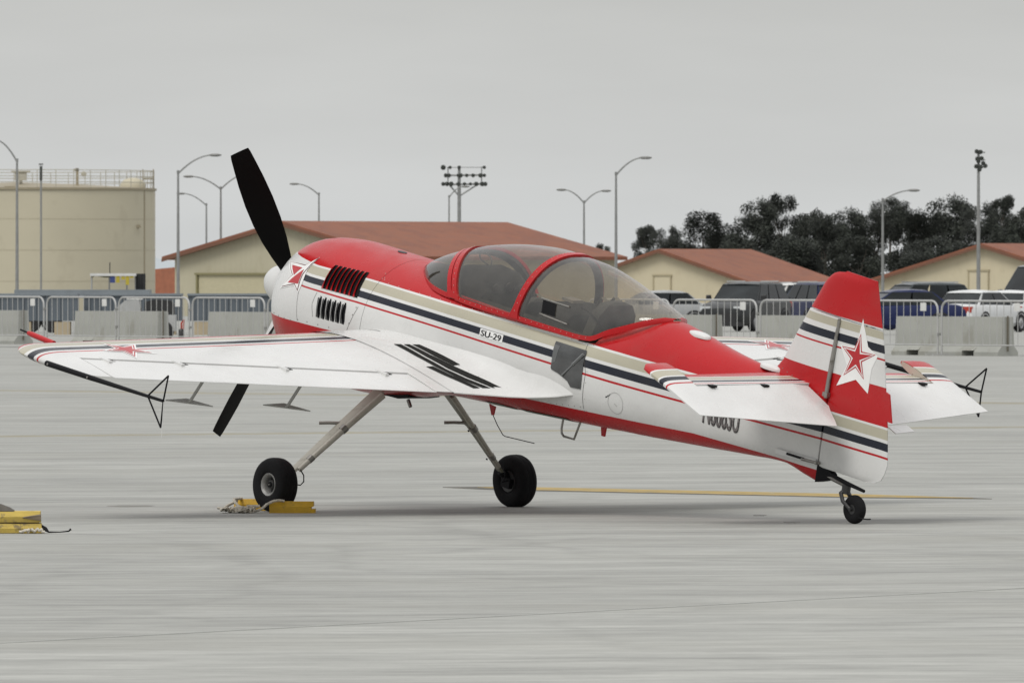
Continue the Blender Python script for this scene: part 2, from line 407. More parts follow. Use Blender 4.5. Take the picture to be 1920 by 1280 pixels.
def gable(name, apex_px, D, phi, W, L, zr, ze, wall, label, cat='building', over=0.6):
    """gable end faces the camera, turned by phi; the ridge runs back to the right"""
    base = at(apex_px, D); root = empty(name, base, -phi)     # local x across the gable, y back along the ridge
    z0 = base.z - 0.3; r_, e_ = zr - base.z, ze - base.z
    q = MB(); h = W / 2
    q.add([(-h, 0, -.3), (h, 0, -.3), (h, 0, e_), (0, 0, r_), (-h, 0, e_)], [(0, 1, 2, 3, 4)])
    q.add([(-h, L, -.3), (h, L, -.3), (h, L, e_), (0, L, r_), (-h, L, e_)], [(4, 3, 2, 1, 0)])
    q.add([(-h, 0, -.3), (-h, L, -.3), (-h, L, e_), (-h, 0, e_)], [(0, 1, 2, 3)]); q.add([(h, 0, -.3), (h, L, -.3), (h, L, e_), (h, 0, e_)], [(3, 2, 1, 0)])
    q.build('wall', wall, root)
    sl = (r_ - e_) / h; th = 0.22
    for s in (-1, 1):
        q = MB(); x1 = s * (h + over); z1 = e_ - sl * over
        q.add([(0, -over, r_ + .02), (x1, -over, z1 + .02), (x1, L + over, z1 + .02), (0, L + over, r_ + .02), (0, -over, r_ + .02 + th), (x1, -over, z1 + .02 + th), (x1, L + over, z1 + .02 + th), (0, L + over, r_ + .02 + th)],
              [(0, 1, 2, 3), (7, 6, 5, 4), (0, 4, 5, 1), (1, 5, 6, 2), (2, 6, 7, 3), (3, 7, 4, 0)])
        q.build('roof', M_roof, root)
        q = MB(); q.add([(0, -over - .05, r_ - .1), (x1, -over - .05, z1 - .1), (x1, -over - .01, z1 - .1), (0, -over - .01, r_ - .1), (0, -over - .05, r_ + .1), (x1, -over - .05, z1 + .1), (x1, -over - .01, z1 + .1), (0, -over - .01, r_ + .1)],
              [(0, 1, 2, 3), (7, 6, 5, 4), (0, 4, 5, 1), (1, 5, 6, 2), (2, 6, 7, 3), (3, 7, 4, 0)])
        q.build('fascia', M_fascia, root)
    tag(root, label, cat); return root, r_, e_
kA = FPX / 600
bA, rA, eA = gable('hangar', 537, 600, radians(40), 19.3, 21.5, hz(421, 600), hz(484, 600), M_wallA, 'long beige ribbed hangar with a red roof and a wide roller door behind the nose')
zb = lambda py: hz(py, 600) - bA.location.z
q = MB(); q.box((-3.7, -0.04, (zb(515) - .3) / 2), (7.6, 0.06, zb(515) + .3)); dr = q.build('roller_door', mat('door_cream', (0.47, 0.43, 0.29), 0.6, vscale=(1, 1, 6)), bA)
q = MB(); q.box((-3.7, -0.12, zb(513.5)), (8.1, 0.22, 0.13)); q.build('door_head', M_olive, dr)
for x in (-7.6, 0.2): q = MB(); q.box((x, -0.1, zb(515) / 2), (0.14, 0.16, zb(515) + .2)); q.build('door_jamb', M_olive, dr)
q = MB(); q.box((0.6, -0.09, zb(541)), (0.35, 0.14, 0.4)); q.build('wall_lamp', M_fascia, bA)
bB, rB, eB = gable('outbuilding', 1241, 760, radians(30), 16.2, 14.6, hz(472, 760), hz(530, 760), M_wallB, 'low cream gabled building with red roof right of the canopy')
def frame(root, x, z0, z1, w, name='door'):
    q = MB(); q.box((x, -0.03, (z0 + z1) / 2), (w, 0.04, z1 - z0)); d = q.build(name, M_wallB, root)
    for a, b, c, e in ((x - w / 2, (z0 + z1) / 2, 0.10, z1 - z0), (x + w / 2, (z0 + z1) / 2, 0.10, z1 - z0)):
        q = MB(); q.box((a, -0.07, b), (c, 0.08, e)); q.build('door_frame', M_trim, d)
    q = MB(); q.box((x, -0.08, z1 + .05), (w + .2, 0.10, 0.12)); q.build('door_frame', M_trim, d)
zB = lambda py: hz(py, 760) - bB.location.z
frame(bB, 0.05, zB(562), zB(517), 1.6)
bC, rC, eC = gable('outbuilding', 1846, 700, radians(32), 18.3, 18.0, hz(462, 700), hz(526, 700), M_wallB, 'cream gabled building with red roof behind the white cars at the right edge')
zC = lambda py: hz(py, 700) - bC.location.z
frame(bC, -0.5, zC(552), zC(508), 1.7)
q = MB(); q.box((-3.1, -0.06, zC(545)), (0.9, 0.08, 0.35)); q.build('wall_sign', M_trim, bC)
p = at(303, 900); rt = empty('shed', p); tag(rt, 'sliver of a brick red building between the tank and the hangar', 'building')
q = MB(); q.add([(-2.5, 0, 0), (1.8, 0, 0), (1.8, 0, hz(500, 900) - p.z), (-2.5, 0, hz(508, 900) - p.z), (-2.5, 5, 0), (1.8, 5, 0), (1.8, 5, hz(500, 900) - p.z), (-2.5, 5, hz(508, 900) - p.z)], [(0, 1, 2, 3), (7, 6, 5, 4), (3, 2, 6, 7), (0, 3, 7, 4), (1, 5, 6, 2)])
q.build('wall', mat('brick_red_wall', (0.34, 0.13, 0.075), 0.8, var=0.15, nscale=2), rt)

# ================================================================= TREES
M_leafs = [mat('eucalyptus_foliage', (0.040, 0.046, 0.036), 0.8, var=0.5, nscale=0.5), mat('eucalyptus_foliage_dark', (0.018, 0.022, 0.018), 0.85, var=0.4, nscale=0.6)]
M_bark = mat('bark', (0.10, 0.085, 0.07), 0.9, var=0.3)
def crown_mesh(seed, n, nb, el):
    r = random.Random(seed); q = MB(); blobs = []
    for i in range(nb):
        a = r.uniform(0, 2 * pi); rad = r.random() ** 0.5 * 0.80; z = r.uniform(-0.85, 0.78)
        k = sqrt(max(0.05, 1 - (z * 0.95) ** 2)) if z > -0.1 else 1.0; blobs.append((rad * k * cos(a), rad * k * sin(a), z, r.uniform(0.20, 0.36)))
    per = n // nb
    for bx, by, bz, br in blobs:
        for j in range(int(per * (br / 0.25) ** 2)):
            while True:
                d = Vector((r.uniform(-1, 1), r.uniform(-1, 1), r.uniform(-1, 1)))
                if 0.05 < d.length < 1: break
            d = d.normalized() * br * (r.random() ** 0.35) * r.uniform(0.8, 1.22); p = Vector((bx, by, bz + d.z * 0.85)) + Vector((d.x, d.y, 0))
            s = r.uniform(0.018, 0.042); u = Vector((r.uniform(-1, 1), r.uniform(-1, 1), r.uniform(-1, 1))).normalized(); v = u.orthogonal().normalized()
            q.add([p + u * s, p + v * s * .7, p - u * s, p - v * s * .7], [(0, 1, 2, 3)], 1 if r.random() < .45 else 0)
    me = bpy.data.meshes.new('crown'); me.from_pydata(q.v, [], q.f)
    for m_ in M_leafs: me.materials.append(m_)
    me.polygons.foreach_set('material_index', q.m)
    t = MB(); t.tube([(0, 0, -1.75), (0.03, 0, -1.0), (-0.02, 0.02, -0.4), (0.02, 0, 0.1)], [0.055, 0.045, 0.03, 0.01], 7)
    for bx, by, bz, br in blobs[:8]:
        z0 = min(bz - 0.2, r.uniform(-1.1, -0.1)); t.tube([(0.01, 0, z0), (bx * .5, by * .5, lerp(z0, bz, .6)), (bx * .95, by * .95, bz)], [0.022, 0.014, 0.005], 5)
    mt = bpy.data.meshes.new('trunk'); mt.from_pydata(t.v, [], t.f); mt.materials.append(M_bark)
    return me, mt
CR = [crown_mesh(11, 12000, 36, 1), crown_mesh(23, 12000, 32, 1), crown_mesh(37, 12000, 42, 1), crown_mesh(51, 9000, 26, 1)]
# crown centre column, top row, half-width px, crown half-height px, distance, variant
TREES = [(1212, 424, 26, 34, 1000, 3, 'small thin tree at the left end of the dark tree line'), (1252, 422, 30, 44, 990, 1, 'round small tree, second from the left end of the tree line'),
 (1318, 396, 46, 52, 960, 0, 'broad bushy tree standing above the ridge of the cream outbuilding'),
 (1418, 372, 44, 66, 950, 2, 'left half of the tall twin crowned eucalyptus'), (1466, 364, 36, 60, 955, 0, 'tallest eucalyptus crown with sky gaps near its top'),
 (1520, 392, 42, 64, 940, 1, 'dense dark tree right of the tallest eucalyptus'), (1585, 390, 48, 66, 945, 2, 'rounded dark tree above the roof end of the cream outbuilding'),
 (1640, 412, 40, 58, 930, 3, 'lower tree left of the single armed lamp by the tail fin'), (1668, 368, 40, 44, 960, 1, 'airy umbrella shaped tree behind the lamp by the tail fin'),
 (1712, 398, 42, 62, 940, 0, 'dark tree right of the lamp by the tail fin'), (1775, 366, 56, 74, 950, 2, 'largest spreading crown between the two right hand poles'),
 (1840, 378, 40, 66, 945, 1, 'dark crown directly behind the floodlight mast at right'), (1880, 368, 26, 40, 960, 3, 'upright tree right of the floodlight mast'),
 (1925, 384, 30, 56, 950, 0, 'tree cut by the right edge of the photo'), (1130, 457, 14, 22, 1050, 3, 'tiny far tree just above the right end of the hangar roof'),
 (1548, 404, 40, 60, 935, 3, 'dark tree filling in between the dense tree and the rounded one'), (1738, 392, 40, 60, 938, 2, 'dark tree joining the lamp side tree to the largest crown'), (1900, 400, 40, 60, 930, 1, 'dense dark tree low at the right end of the tree line'), (1355, 412, 34, 50, 945, 1, 'dark tree filling in right of the broad bushy tree'),
 (1610, 440, 60, 54, 925, 0, 'low dark tree mass filling the gap above the outbuilding roof'), (1480, 440, 66, 54, 930, 2, 'low dark tree in front of the tallest eucalyptus'),
 (1750, 440, 60, 54, 925, 1, 'low dark tree in front of the largest crown'), (1385, 440, 44, 50, 935, 3, 'low tree between the bushy tree and the tall eucalyptus')]
for px, top, hw, hh, D, v, lab in TREES:
    k = FPX / D; c = at(px, D); zc = hz(top + hh, D)
    t = empty('eucalyptus_tree', (c.x, c.y, c.z)); tag(t, lab, 'tree', 'dark eucalyptus trees behind the buildings')
    a = rnd.uniform(0, 6.28)
    for nm, me in zip(('crown', 'trunk'), CR[v]):
        o = bpy.data.objects.new(nm, me); COL.objects.link(o); o.parent = t
        o.location = (0, 0, zc - c.z); o.rotation_euler = (0, 0, a)
        sx = hw / k * 1.12; sz = hh / k * 1.04
        o.scale = (sx, sx, sz)

# ================================================================= LAMPS AND MASTS
M_pole = mat('galvanised_pole', (0.25, 0.255, 0.25), 0.55, metal=0.3, var=0.12)
M_lamp = mat('lamp_head_grey', (0.20, 0.20, 0.19), 0.5)
M_flood = mat('floodlight_dark', (0.045, 0.05, 0.045), 0.6, var=0.3)
def lamp(px, top, D, arms, lab, r=0.085):
    b = at(px, D); k = FPX / D; h = hz(top, D) - b.z
    root = empty('street_lamp', b); tag(root, lab, 'street lamp', 'tall grey street lamps along the far road')
    q = MB(); q.tube([(0, 0, 0), (0, 0, h * .5), (0, 0, h)], [r * 1.25, r, r * 0.7], 10); q.build('pole', M_pole, root, smooth=40)
    q = MB(); q.lathe([(0, h + .1), (r * .9, h + .06), (r * .9, h - .1)], (0, 0, 0), (0, 0, 1), 10); q.build('pole_cap', M_pole, root)
    for hx_, hy_ in arms:
        dx = (hx_ - px) / k; dz = hz(hy_, D) - b.z - h; q = MB(); P = []
        for i in range(9):
            t = i / 8; P.append((dx * t, 0, h - 0.1 + (dz + 0.1) * (1 - (1 - t) ** 1.9)))
        q.tube(P, [lerp(r * .62, r * .42, i / 8) for i in range(9)], 8); q.build('arm', M_pole, root, smooth=40)
        s = 1 if dx > 0 else -1; x0, z0 = P[-1][0] - s * 0.15, P[-1][2]
        q = MB(); q.loft([[(x0 + s * a, w * cos(u), z0 + zz * sin(u)) for u in [2 * pi * i / 10 for i in range(10)]] for a, w, zz in ((0, .05, .04), (.15, .13, .08), (.45, .16, .09), (.62, .12, .06), (.70, .02, .02))], True, True, True)
        q.build('lamp_head', M_lamp, root, smooth=50)
lamp(32, 300, 520, [(-10, 262)], 'lamp in front of the storage tank with its arm reaching out of frame')
lamp(334, 322, 520, [(397, 291)], 'tallest lamp left of the hangar, single arm to the right')
lamp(387, 383, 720, [(344, 363)], 'short lamp above the hangar roof left of the propeller, arm to the left')
lamp(414, 352, 620, [(359, 331), (468, 325)], 'two armed lamp half hidden by the upright propeller blade')
lamp(598, 363, 680, [(557, 345)], 'lone lamp over the hangar roof right of the propeller')
lamp(842, 368, 760, [(868, 350)], 'pale lamp close left of the rooftop floodlight mast')
lamp(1095, 378, 640, [(1058, 356), (1131, 358)], 'two armed lamp above the canopy')
lamp(1155, 325, 520, [(1204, 296)], 'tallest lamp right of the canopy, single arm to the right')
lamp(1655, 374, 540, [(1707, 357)], 'lamp behind the tail fin, single arm to the right')
b = at(77, 560); root = empty('mast', b); tag(root, 'thin grey mast with a dark device on top in front of the tank', 'mast')
q = MB(); h = hz(338, 560) - b.z; q.tube([(0, 0, 0), (0, 0, h)], 0.06, 8); q.build('pole', M_pole, root, smooth=40)
q = MB(); q.box((0, 0, h + 0.42), (0.16, 0.16, 0.86)); q.box((0, 0, h + .95), (.26, .1, .08)); q.build('siren', M_flood, root)
# floodlight mast over the hangar
D = 900; b = at(861, D); k = FPX / D; root = empty('floodlight_mast', b); tag(root, 'floodlight mast with three crossbars of lamps above the hangar roof', 'floodlight mast')
h = hz(313, D) - b.z; X = lambda px: (px - 861) / k; Zf = lambda py: hz(py, D) - b.z
q = MB(); q.tube([(0, 0, 0), (0, 0, Zf(366)), (0, 0, h)], [.22, .18, .14], 10); q.build('pole', M_pole, root, smooth=40)
for y0, y1, xa, xb, r_ in ((314, 314, 838, 909, .035), (329, 328, 836, 909, .09), (346, 345, 834, 909, .09)):
    q = MB(); q.tube([(X(xa), 0, Zf(y0)), (X(xb), 0, Zf(y1))], r_, 8); q.build('crossbar', M_pole, root)
for xa in (840, 903): q = MB(); q.tube([(X(xa), 0, Zf(346)), (X(xa), 0, Zf(313))], .06, 6); q.build('upright', M_pole, root)
for xa, ya in ((842, 346), (892, 348)): q = MB(); q.tube([(X(xa), 0, Zf(ya)), (X(861), 0, Zf(368))], .09, 6); q.build('brace', M_pole, root)
q = MB(); q.lathe([(0.0, -.2), (.2, -.18), (.26, .05), (.24, .12), (0, .14)], (0, 0, 0), (.2, -1, -.4), 12)
fl = None
for y, xs in ((314, (831, 844, 861, 908)), (329, (836, 842, 859, 864, 875, 887, 901, 908)), (345, (831, 838, 846, 859, 871, 882, 893, 904, 910))):
    for x in xs:
        L_ = (X(x), -.25, Zf(y))
        if fl is None: fl = q.build('floodlight', M_flood, root, smooth=50, loc=L_)
        else: c = fl.copy(); COL.objects.link(c); c.parent = root; c.location = L_; c.rotation_euler = (0, 0, rnd.uniform(-.9, .9)); c.scale = (rnd.uniform(.6, .95),) * 3
# floodlight mast at the right
D = 640; b = at(1834.5, D); k = FPX / D; root = empty('floodlight_mast', b); tag(root, 'slim mast with a tight cluster of floodlights above the trees at right', 'floodlight mast')
X = lambda px: (px - 1834.5) / k; h = hz(284, D) - b.z
q = MB(); q.tube([(0, 0, 0), (0, 0, h * .6), (0, 0, h)], [.15, .12, .09], 10); q.build('pole', M_pole, root, smooth=40)
for y in (286, 300, 314): q = MB(); q.tube([(X(1829), 0, Zf(y) if 0 else hz(y, D) - b.z), (X(1847), 0, hz(y, D) - b.z)], .04, 6); q.build('crossbar', M_flood, root)
for x, y in ((1831, 284), (1838, 285), (1832, 298), (1840, 297), (1834, 302), (1843, 306), (1830, 312), (1838, 313), (1847, 311), (1836, 318)):
    c = fl.copy(); COL.objects.link(c); c.parent = root; c.location = (X(x), -.2, hz(y, D) - b.z); c.scale = (.62, .62, .62)

# ================================================================= CROWD BARRIERS AND CONCRETE BARRIERS
M_galv = mat('galvanised_tube', (0.46, 0.46, 0.45), 0.42, metal=0.35, var=0.08)
M_plate = mat('white_plate', (0.62, 0.62, 0.60), 0.6)
kR, kL = (667 - 506) / 1.78, (646.8 - 506) / 1.78
PR_ = Vector(((1762 - 960) / kR, FPX / kR, 0)); PL_ = Vector(((85 - 960) / kL, FPX / kL, 0))
FU = (PR_ - PL_).normalized(); FN = Vector((-FU.y, FU.x, 0)); PITCHF = (PR_ - PL_).length / 11
FA = math.atan2(FU.y, FU.x)
FH = 1.14; FL_ = PITCHF - 0.13
def panel():
    root = empty('crowd_barrier', (0, 0, 0))
    q = MB(); R_ = 0.20; P = [(0, 0, 0.02), (0, 0, FH - R_)] + [(R_ - R_ * cos(a), 0, FH - R_ + R_ * sin(a)) for a in (pi / 8, pi / 4, 3 * pi / 8, pi / 2)]
    P += [(FL_ - p[0], 0, p[2]) for p in reversed(P)]
    q.tube(P, 0.022, 8); q.build('frame', M_galv, root, smooth=40)
    q = MB(); q.tube([(0, 0, .23), (FL_, 0, .23)], 0.016, 6); q.build('bottom_rail', M_galv, root)
    q = MB(); q.tube([(0, 0, 0.23), (0, 0, FH)], 0.0085, 5); b0 = None
    for i in range(1, 13):
        x = FL_ * i / 13
        if b0 is None: b0 = q.build('bar', M_galv, root, loc=(x, 0, 0))
        else: c = b0.copy(); COL.objects.link(c); c.parent = root; c.location = (x, 0, 0)
    for x in (0.05, FL_ - 0.05):
        q = MB(); q.box((x, 0, 0.03), (0.05, 0.55, 0.02)); q.build('foot', M_galv, root)
    q = MB(); q.box((FL_ - 0.46, -0.02, FH - 0.125), (0.19, 0.012, 0.17)); q.build('plate', M_plate, root)
    for z in (.45, .86): q = MB(); q.box((FL_ + .06, 0, z), (0.09, 0.05, 0.05)); q.build('coupling', M_lamp, root)
    return root
NMF = {-2: 'crowd barrier panel at the far right edge, cut by the frame', -1: 'crowd barrier panel before the white cars at the right edge', 0: 'crowd barrier panel right of the tail fin in front of the blue car',
 1: 'crowd barrier panel half hidden by the tail fin', 2: 'crowd barrier panel in front of the black car', 3: 'crowd barrier panel seen just behind the rear of the canopy',
 4: 'crowd barrier panel hidden behind the rear canopy glass', 5: 'crowd barrier panel behind the middle of the canopy', 6: 'crowd barrier panel behind the front canopy', 7: 'crowd barrier panel behind the engine cowling',
 8: 'crowd barrier panel just left of the spinner', 9: 'crowd barrier panel below the hangar wall left of the propeller', 10: 'crowd barrier panel between the tank edge and the hangar', 11: 'crowd barrier panel below the middle of the tank', 12: 'crowd barrier panel at the far left, over the wing tip probe', 13: 'crowd barrier panel beyond the left edge of the photo'}
first = panel(); nb = 0
GF = 'steel crowd barriers lined up along the apron edge'
# panel k ends (right side) at column anchor k
for kk in range(-1, 12):
    pos = PR_ - FU * (PITCHF * (kk + 1)) + FU * 0.065
    if kk == -1: first.location = pos; first.rotation_euler = (0, 0, FA); tag(first, NMF[kk], 'crowd barrier', GF)
    else:
        if 4 <= kk <= 6: continue           # wholly behind the aircraft
        dup(first, pos, FA, NMF[kk], GF)
M_jb = mat('barrier_concrete', (0.36, 0.365, 0.335), 0.85, var=0.07, nscale=1.5, dirt=((0.25, 0.24, 0.2), 0.5, 1.3, 0.56), bump=0.3, bscale=20)
def jersey(L_):
    root = empty('concrete_barrier', (0, 0, 0)); q = MB()
    prof = [(-.27, 0), (-.27, .08), (-.165, .20), (-.135, .81), (.135, .81), (.165, .20), (.27, .08), (.27, 0)]
    xs = [0, .02, L_ * .2 - .2, L_ * .2 + .2, L_ * .72 - .2, L_ * .72 + .2, L_ - .02, L_]
    for i, (a, b_) in enumerate(zip(xs, xs[1:])):
        z0 = 0.11 if i in (2, 4) else 0.0
        pr = [(y, max(z, z0)) for y, z in prof]
        q.loft([[(a, y, z) for y, z in pr], [(b_, y, z) for y, z in pr]], True, True, True)
    q.build('concrete_body', M_jb, root)
    q = MB(); q.tube([(L_ + .02, -.02, .10), (L_ + .02, -.02, .83)], 0.018, 8); q.build('joint_shadow_line', M_dk, root)  # dark rod standing in for the shadow line at the barrier joint
    return root
M_dk = mat('joint_shadow_dark', (0.13, 0.115, 0.085), 0.8)
QP = PR_ + FN * 0.9
def s_at(px, base):              # distance along the fence line (towards the left) where column px is met
    lo, hi = -40.0, 80.0
    for _ in range(50):
        m_ = (lo + hi) / 2; p = base - FU * m_
        if 960 + p.x * FPX / p.y > px: lo = m_
        else: hi = m_
    return lo
JL = s_at(1690, QP) - s_at(1890, QP)
jb0 = jersey(JL); GJ = 'concrete barriers standing behind the crowd barriers'
JB = [(1690, 'concrete barrier right of the tail with two dark lifting slots'), (1430, 'concrete barrier behind the fin leading edge, below the blue car'), (1160, 'concrete barrier just behind the rear of the canopy'),
      (400, 'concrete barrier left of the spinner'), (150, 'concrete barrier below the right part of the tank'), (-105, 'concrete barrier at the left edge below the lamp'), (655, 'concrete barrier behind the engine cowling')]
for i, (px, lab) in enumerate(JB):
    s_ = s_at(px, QP); pos = QP - FU * s_
    if i == 0: jb0.location = pos; jb0.rotation_euler = (0, 0, FA); tag(jb0, lab, 'concrete barrier', GJ)
    else: dup(jb0, pos, FA, lab, GJ)
# small red extinguisher standing in the gap of the barriers
p = QP - FU * s_at(340, QP); root = empty('fire_extinguisher', (p.x, p.y, 0)); tag(root, 'small red and black fire extinguisher in a gap of the concrete barriers', 'fire extinguisher')
q = MB(); q.lathe([(0, 0.42), (.05, .40), (.07, .36), (.07, .02), (0, 0)], (0, 0, 0), (0, 0, 1), 14); q.build('cylinder', mat('ext_black', (.03, .03, .03), .4), root, smooth=50)
q = MB(); q.tube([(0, 0, .40), (0, 0, .54), (.06, 0, .62), (.05, -.06, .40)], 0.022, 6); q.build('hose', mat('ext_red', (.4, .05, .03), .5), root)

# ================================================================= VEHICLES
M_tyre2 = mat('car_tyre', (0.015, 0.015, 0.016), 0.8); M_alloy = mat('car_alloy', (0.35, 0.35, 0.36), 0.35, metal=0.7)
M_cglass = mat('car_window', (0.022, 0.026, 0.028), 0.25, var=0.5, nscale=0.9, coat=0.0, spec=0.22); M_plast = mat('car_black_trim', (0.018, 0.018, 0.019), 0.6)
M_tail_l = mat('tail_lamp_red', (0.42, 0.04, 0.02), 0.25, coat=0.5); M_head_l = mat('head_lamp', (0.55, 0.57, 0.58), 0.15, coat=0.8); M_chr = mat('chrome', (0.6, 0.6, 0.6), 0.15, metal=1)
def car(kind, paint, px, D, head, lab, cat='car', group=None):
    """head: direction the nose points, degrees from world +x"""
    P = {'suv': dict(L=4.7, W=1.88, hood=1.06, belt=1.12, roof=1.74, wb=2.8, xs=(1.05, 0.35, -1.75, -2.2), r=.37), 'sedan': dict(L=4.6, W=1.80, hood=.88, belt=.95, roof=1.44, wb=2.7, xs=(1.0, 0.2, -1.15, -1.75), r=.32),
         'van': dict(L=5.4, W=2.0, hood=1.25, belt=1.35, roof=2.5, wb=3.3, xs=(2.0, 1.25, -2.5, -2.62), r=.37)}[kind]
    L_, W_ = P['L'], P['W']; h = L_ / 2; w = W_ / 2; hd, bt, rf = P['hood'], P['belt'], P['roof']; xa, xb, xc, xd = P['xs']
    p = at(px, D); root = empty('parked_' + ('van' if kind == 'van' else 'car'), p, radians(head))
    mp_ = mat('car_paint_%s_%d' % (kind, px), paint, 0.3, var=0.03, coat=0.15, spec=0.3)
    # body: cross sections along x (nose at +x)
    st = [(h, .42, .62, .70), (h - .06, .28, .80, .86), (h - .35, .22, hd - .10, .95), (xa + .25, .20, hd, .99), (xa - .1, .20, bt - .02, 1.0), (0, .20, bt, 1.0), (xc, .20, bt + .02, 1.0), (-h + .35, .22, bt + .01, .98), (-h + .06, .28, bt - .06, .92), (-h, .42, bt - .30, .84)]
    q = MB(); secs = []
    for x, zl, zh, k in st:
        y = w * k; m_ = (zl + zh) / 2
        secs.append([(x, -y * .90, zl), (x, -y, zl + .12), (x, -y, m_), (x, -y * .985, zh - .10), (x, -y * .90, zh), (x, 0, zh + .03), (x, y * .90, zh), (x, y * .985, zh - .10), (x, y, m_), (x, y, zl + .12), (x, y * .90, zl)])
    q.loft(secs, True, True, True); q.build('body', mp_, root, smooth=35)
    # greenhouse glass and roof
    def gsec(x, z, k): return [(x, -w * k, z), (x, w * k, z)]
    q = MB(); zt = rf - .07
    q.add([(xa, -w * .88, bt - .03), (xa, w * .88, bt - .03), (xb, w * .74, zt), (xb, -w * .74, zt)], [(0, 1, 2, 3)]); q.build('windscreen', M_cglass, root)
    q = MB(); q.add([(xd, -w * .84, bt - .02), (xd, w * .84, bt - .02), (xc, w * .72, zt), (xc, -w * .72, zt)], [(3, 2, 1, 0)]); q.build('rear_window', M_cglass, root)
    for s in (1, -1):
        n_ = 3 if kind != 'sedan' else 2
        for i in range(n_):
            f0, f1 = i / n_ + .015, (i + 1) / n_ - .015
            b0, b1 = lerp(xa - .12, xd + .10, f0), lerp(xa - .12, xd + .10, f1); t0, t1 = lerp(xb, xc, f0), lerp(xb, xc, f1)
            q = MB(); q.add([(b0, s * w * .915, bt), (b1, s * w * .915, bt), (t1, s * w * .765, zt), (t0, s * w * .765, zt)], [(0, 1, 2, 3)]); q.build('side_window', M_cglass, root)
        q = MB(); q.loft([[(xa, s * w * .89, bt - .03), (xa - .14, s * w * .905, bt - .03), (xa - .14, s * w * .86, bt - .03)], [(xb + .03, s * w * .755, zt), (xb - .05, s * w * .76, zt), (xb - .05, s * w * .70, zt)]], True, True, True); q.build('pillar', mp_, root)
        q = MB(); q.loft([[(xd, s * w * .85, bt - .02), (xd + .16, s * w * .90, bt - .02), (xd + .16, s * w * .84, bt - .02)], [(xc - .03, s * w * .73, zt), (xc + .12, s * w * .76, zt), (xc + .12, s * w * .70, zt)]], True, True, True)
        q.build('pillar', mp_, root)
        q = MB(); q.loft([[(xa - .18, s * w * (1.0 + a), bt + .02 + b_) for a, b_ in ((0, 0), (.22, 0), (.22, .15), (.03, .15))], [(xa - .05, s * w * (1.0 + a), bt + .04 + b_) for a, b_ in ((0.02, 0), (.18, 0), (.18, .10), (.05, .10))]], True, True, True); q.build('mirror', M_plast, root)
        q = MB(); q.loft([[(xx, s * w * .70, rf), (xx, s * w * .66, rf), (xx, s * w * .66, rf + .05), (xx, s * w * .70, rf + .05)] for xx in (xb - .2, xc + .2)], True, True, True)
        if kind == 'suv': q.build('roof_rail', M_chr, root)
    q = MB(); q.loft([[(x, y * w, z) for y, z in ((-.77, zl), (-.72, zh - .02), (-.4, zh), (0, zh + .015), (.4, zh), (.72, zh - .02), (.77, zl))] for x, zl, zh in ((xb + .06, zt - .02, zt + .0), (xb - .15, zt - .01, rf - .01), ((xb + xc) / 2, zt - .01, rf + .015), (xc + .15, zt - .01, rf - .01), (xc - .06, zt - .02, zt))], True, True, True)
    q.build('roof', mp_, root, smooth=40)
    for s in (1, -1):
        for x in (P['wb'] / 2, -P['wb'] / 2):
            R_ = P['r']; q = MB(); q.lathe([(R_ * .6, -.1), (R_ * .9, -.11), (R_, -.06), (R_, .06), (R_ * .9, .11), (R_ * .6, .1)], (x, s * (w - .09), R_), (0, 1, 0), 24); wt_ = q.build('wheel', M_tyre2, root, smooth=40)
            q = MB(); q.lathe([(R_ * .62, s * .09), (R_ * .5, s * .06), (R_ * .2, s * .08), (0, s * .09)], (x, s * (w - .09), R_), (0, 1, 0), 20); q.build('rim', M_alloy, wt_)
            q = MB(); q.loft([[(x + (R_ + d_) * cos(a), s * (w + .008), R_ + (R_ + d_) * sin(a)) for d_ in (0.02, .09)] for a in frange(-.2, pi + .2, 12)], False); q.build('wheel_arch', M_plast, root)
        q = MB(); q.box((h - .16, s * w * .68, hd - .24), (.16, w * .42, .14)); q.build('headlight', M_head_l, root)
        q = MB(); q.box((-h + .09, s * w * .74, bt - .16), (.14, w * .34, .20 if kind != 'van' else .4)); q.build('tail_light', M_tail_l, root)
    q = MB(); q.box((h - .03, 0, .50), (.14, W_ * .62, .30)); q.build('grille', M_plast, root)
    q = MB(); q.box((h - .02, 0, .27), (.12, W_ * .82, .16)); q.box((-h + .02, 0, .34), (.12, W_ * .86, .2)); q.build('bumper', M_plast if kind == 'suv' else mp_, root)
    q = MB(); q.box((-h + .0, 0, .62), (.06, .5, .13)); q.build('number_plate', M_plate, root)
    tag(root, lab, cat, group); return root
GC = 'cars parked beyond the concrete barriers'
car('suv', (0.020, 0.022, 0.022), 1398, 330, 247, 'black car facing the apron, between the canopy and the tail fin', 'car', GC)
car('suv', (0.005, 0.010, 0.055), 1530, 338, 112, 'blue car just left of the tail fin, red lamp showing', 'car', GC)
car('suv', (0.62, 0.62, 0.60), 1545, 352, 20, 'white roofed car behind the blue car left of the tail fin', 'car', GC)
car('suv', (0.060, 0.070, 0.075), 1712, 345, 205, 'dark grey car with roof rails right of the tail fin', 'car', GC)
car('sedan', (0.005, 0.012, 0.065), 1672, 300, 195, 'low blue car in front of the dark grey one right of the tail fin', 'car', GC)
car('sedan', (0.66, 0.67, 0.67), 1838, 322, 60, 'white car with red tail lamps beside the dark grey one at right', 'car', GC)
car('sedan', (0.68, 0.69, 0.69), 1898, 335, 75, 'white car nearest the right edge in front of the silver van', 'car', GC)
car('van', (0.24, 0.25, 0.26), 1978, 370, 215, 'silver grey van cut by the right edge of the photo', 'van', GC)
car('sedan', (0.33, 0.34, 0.34), 1222, 345, 200, 'grey car seen through the barriers just behind the canopy end', 'car', GC)

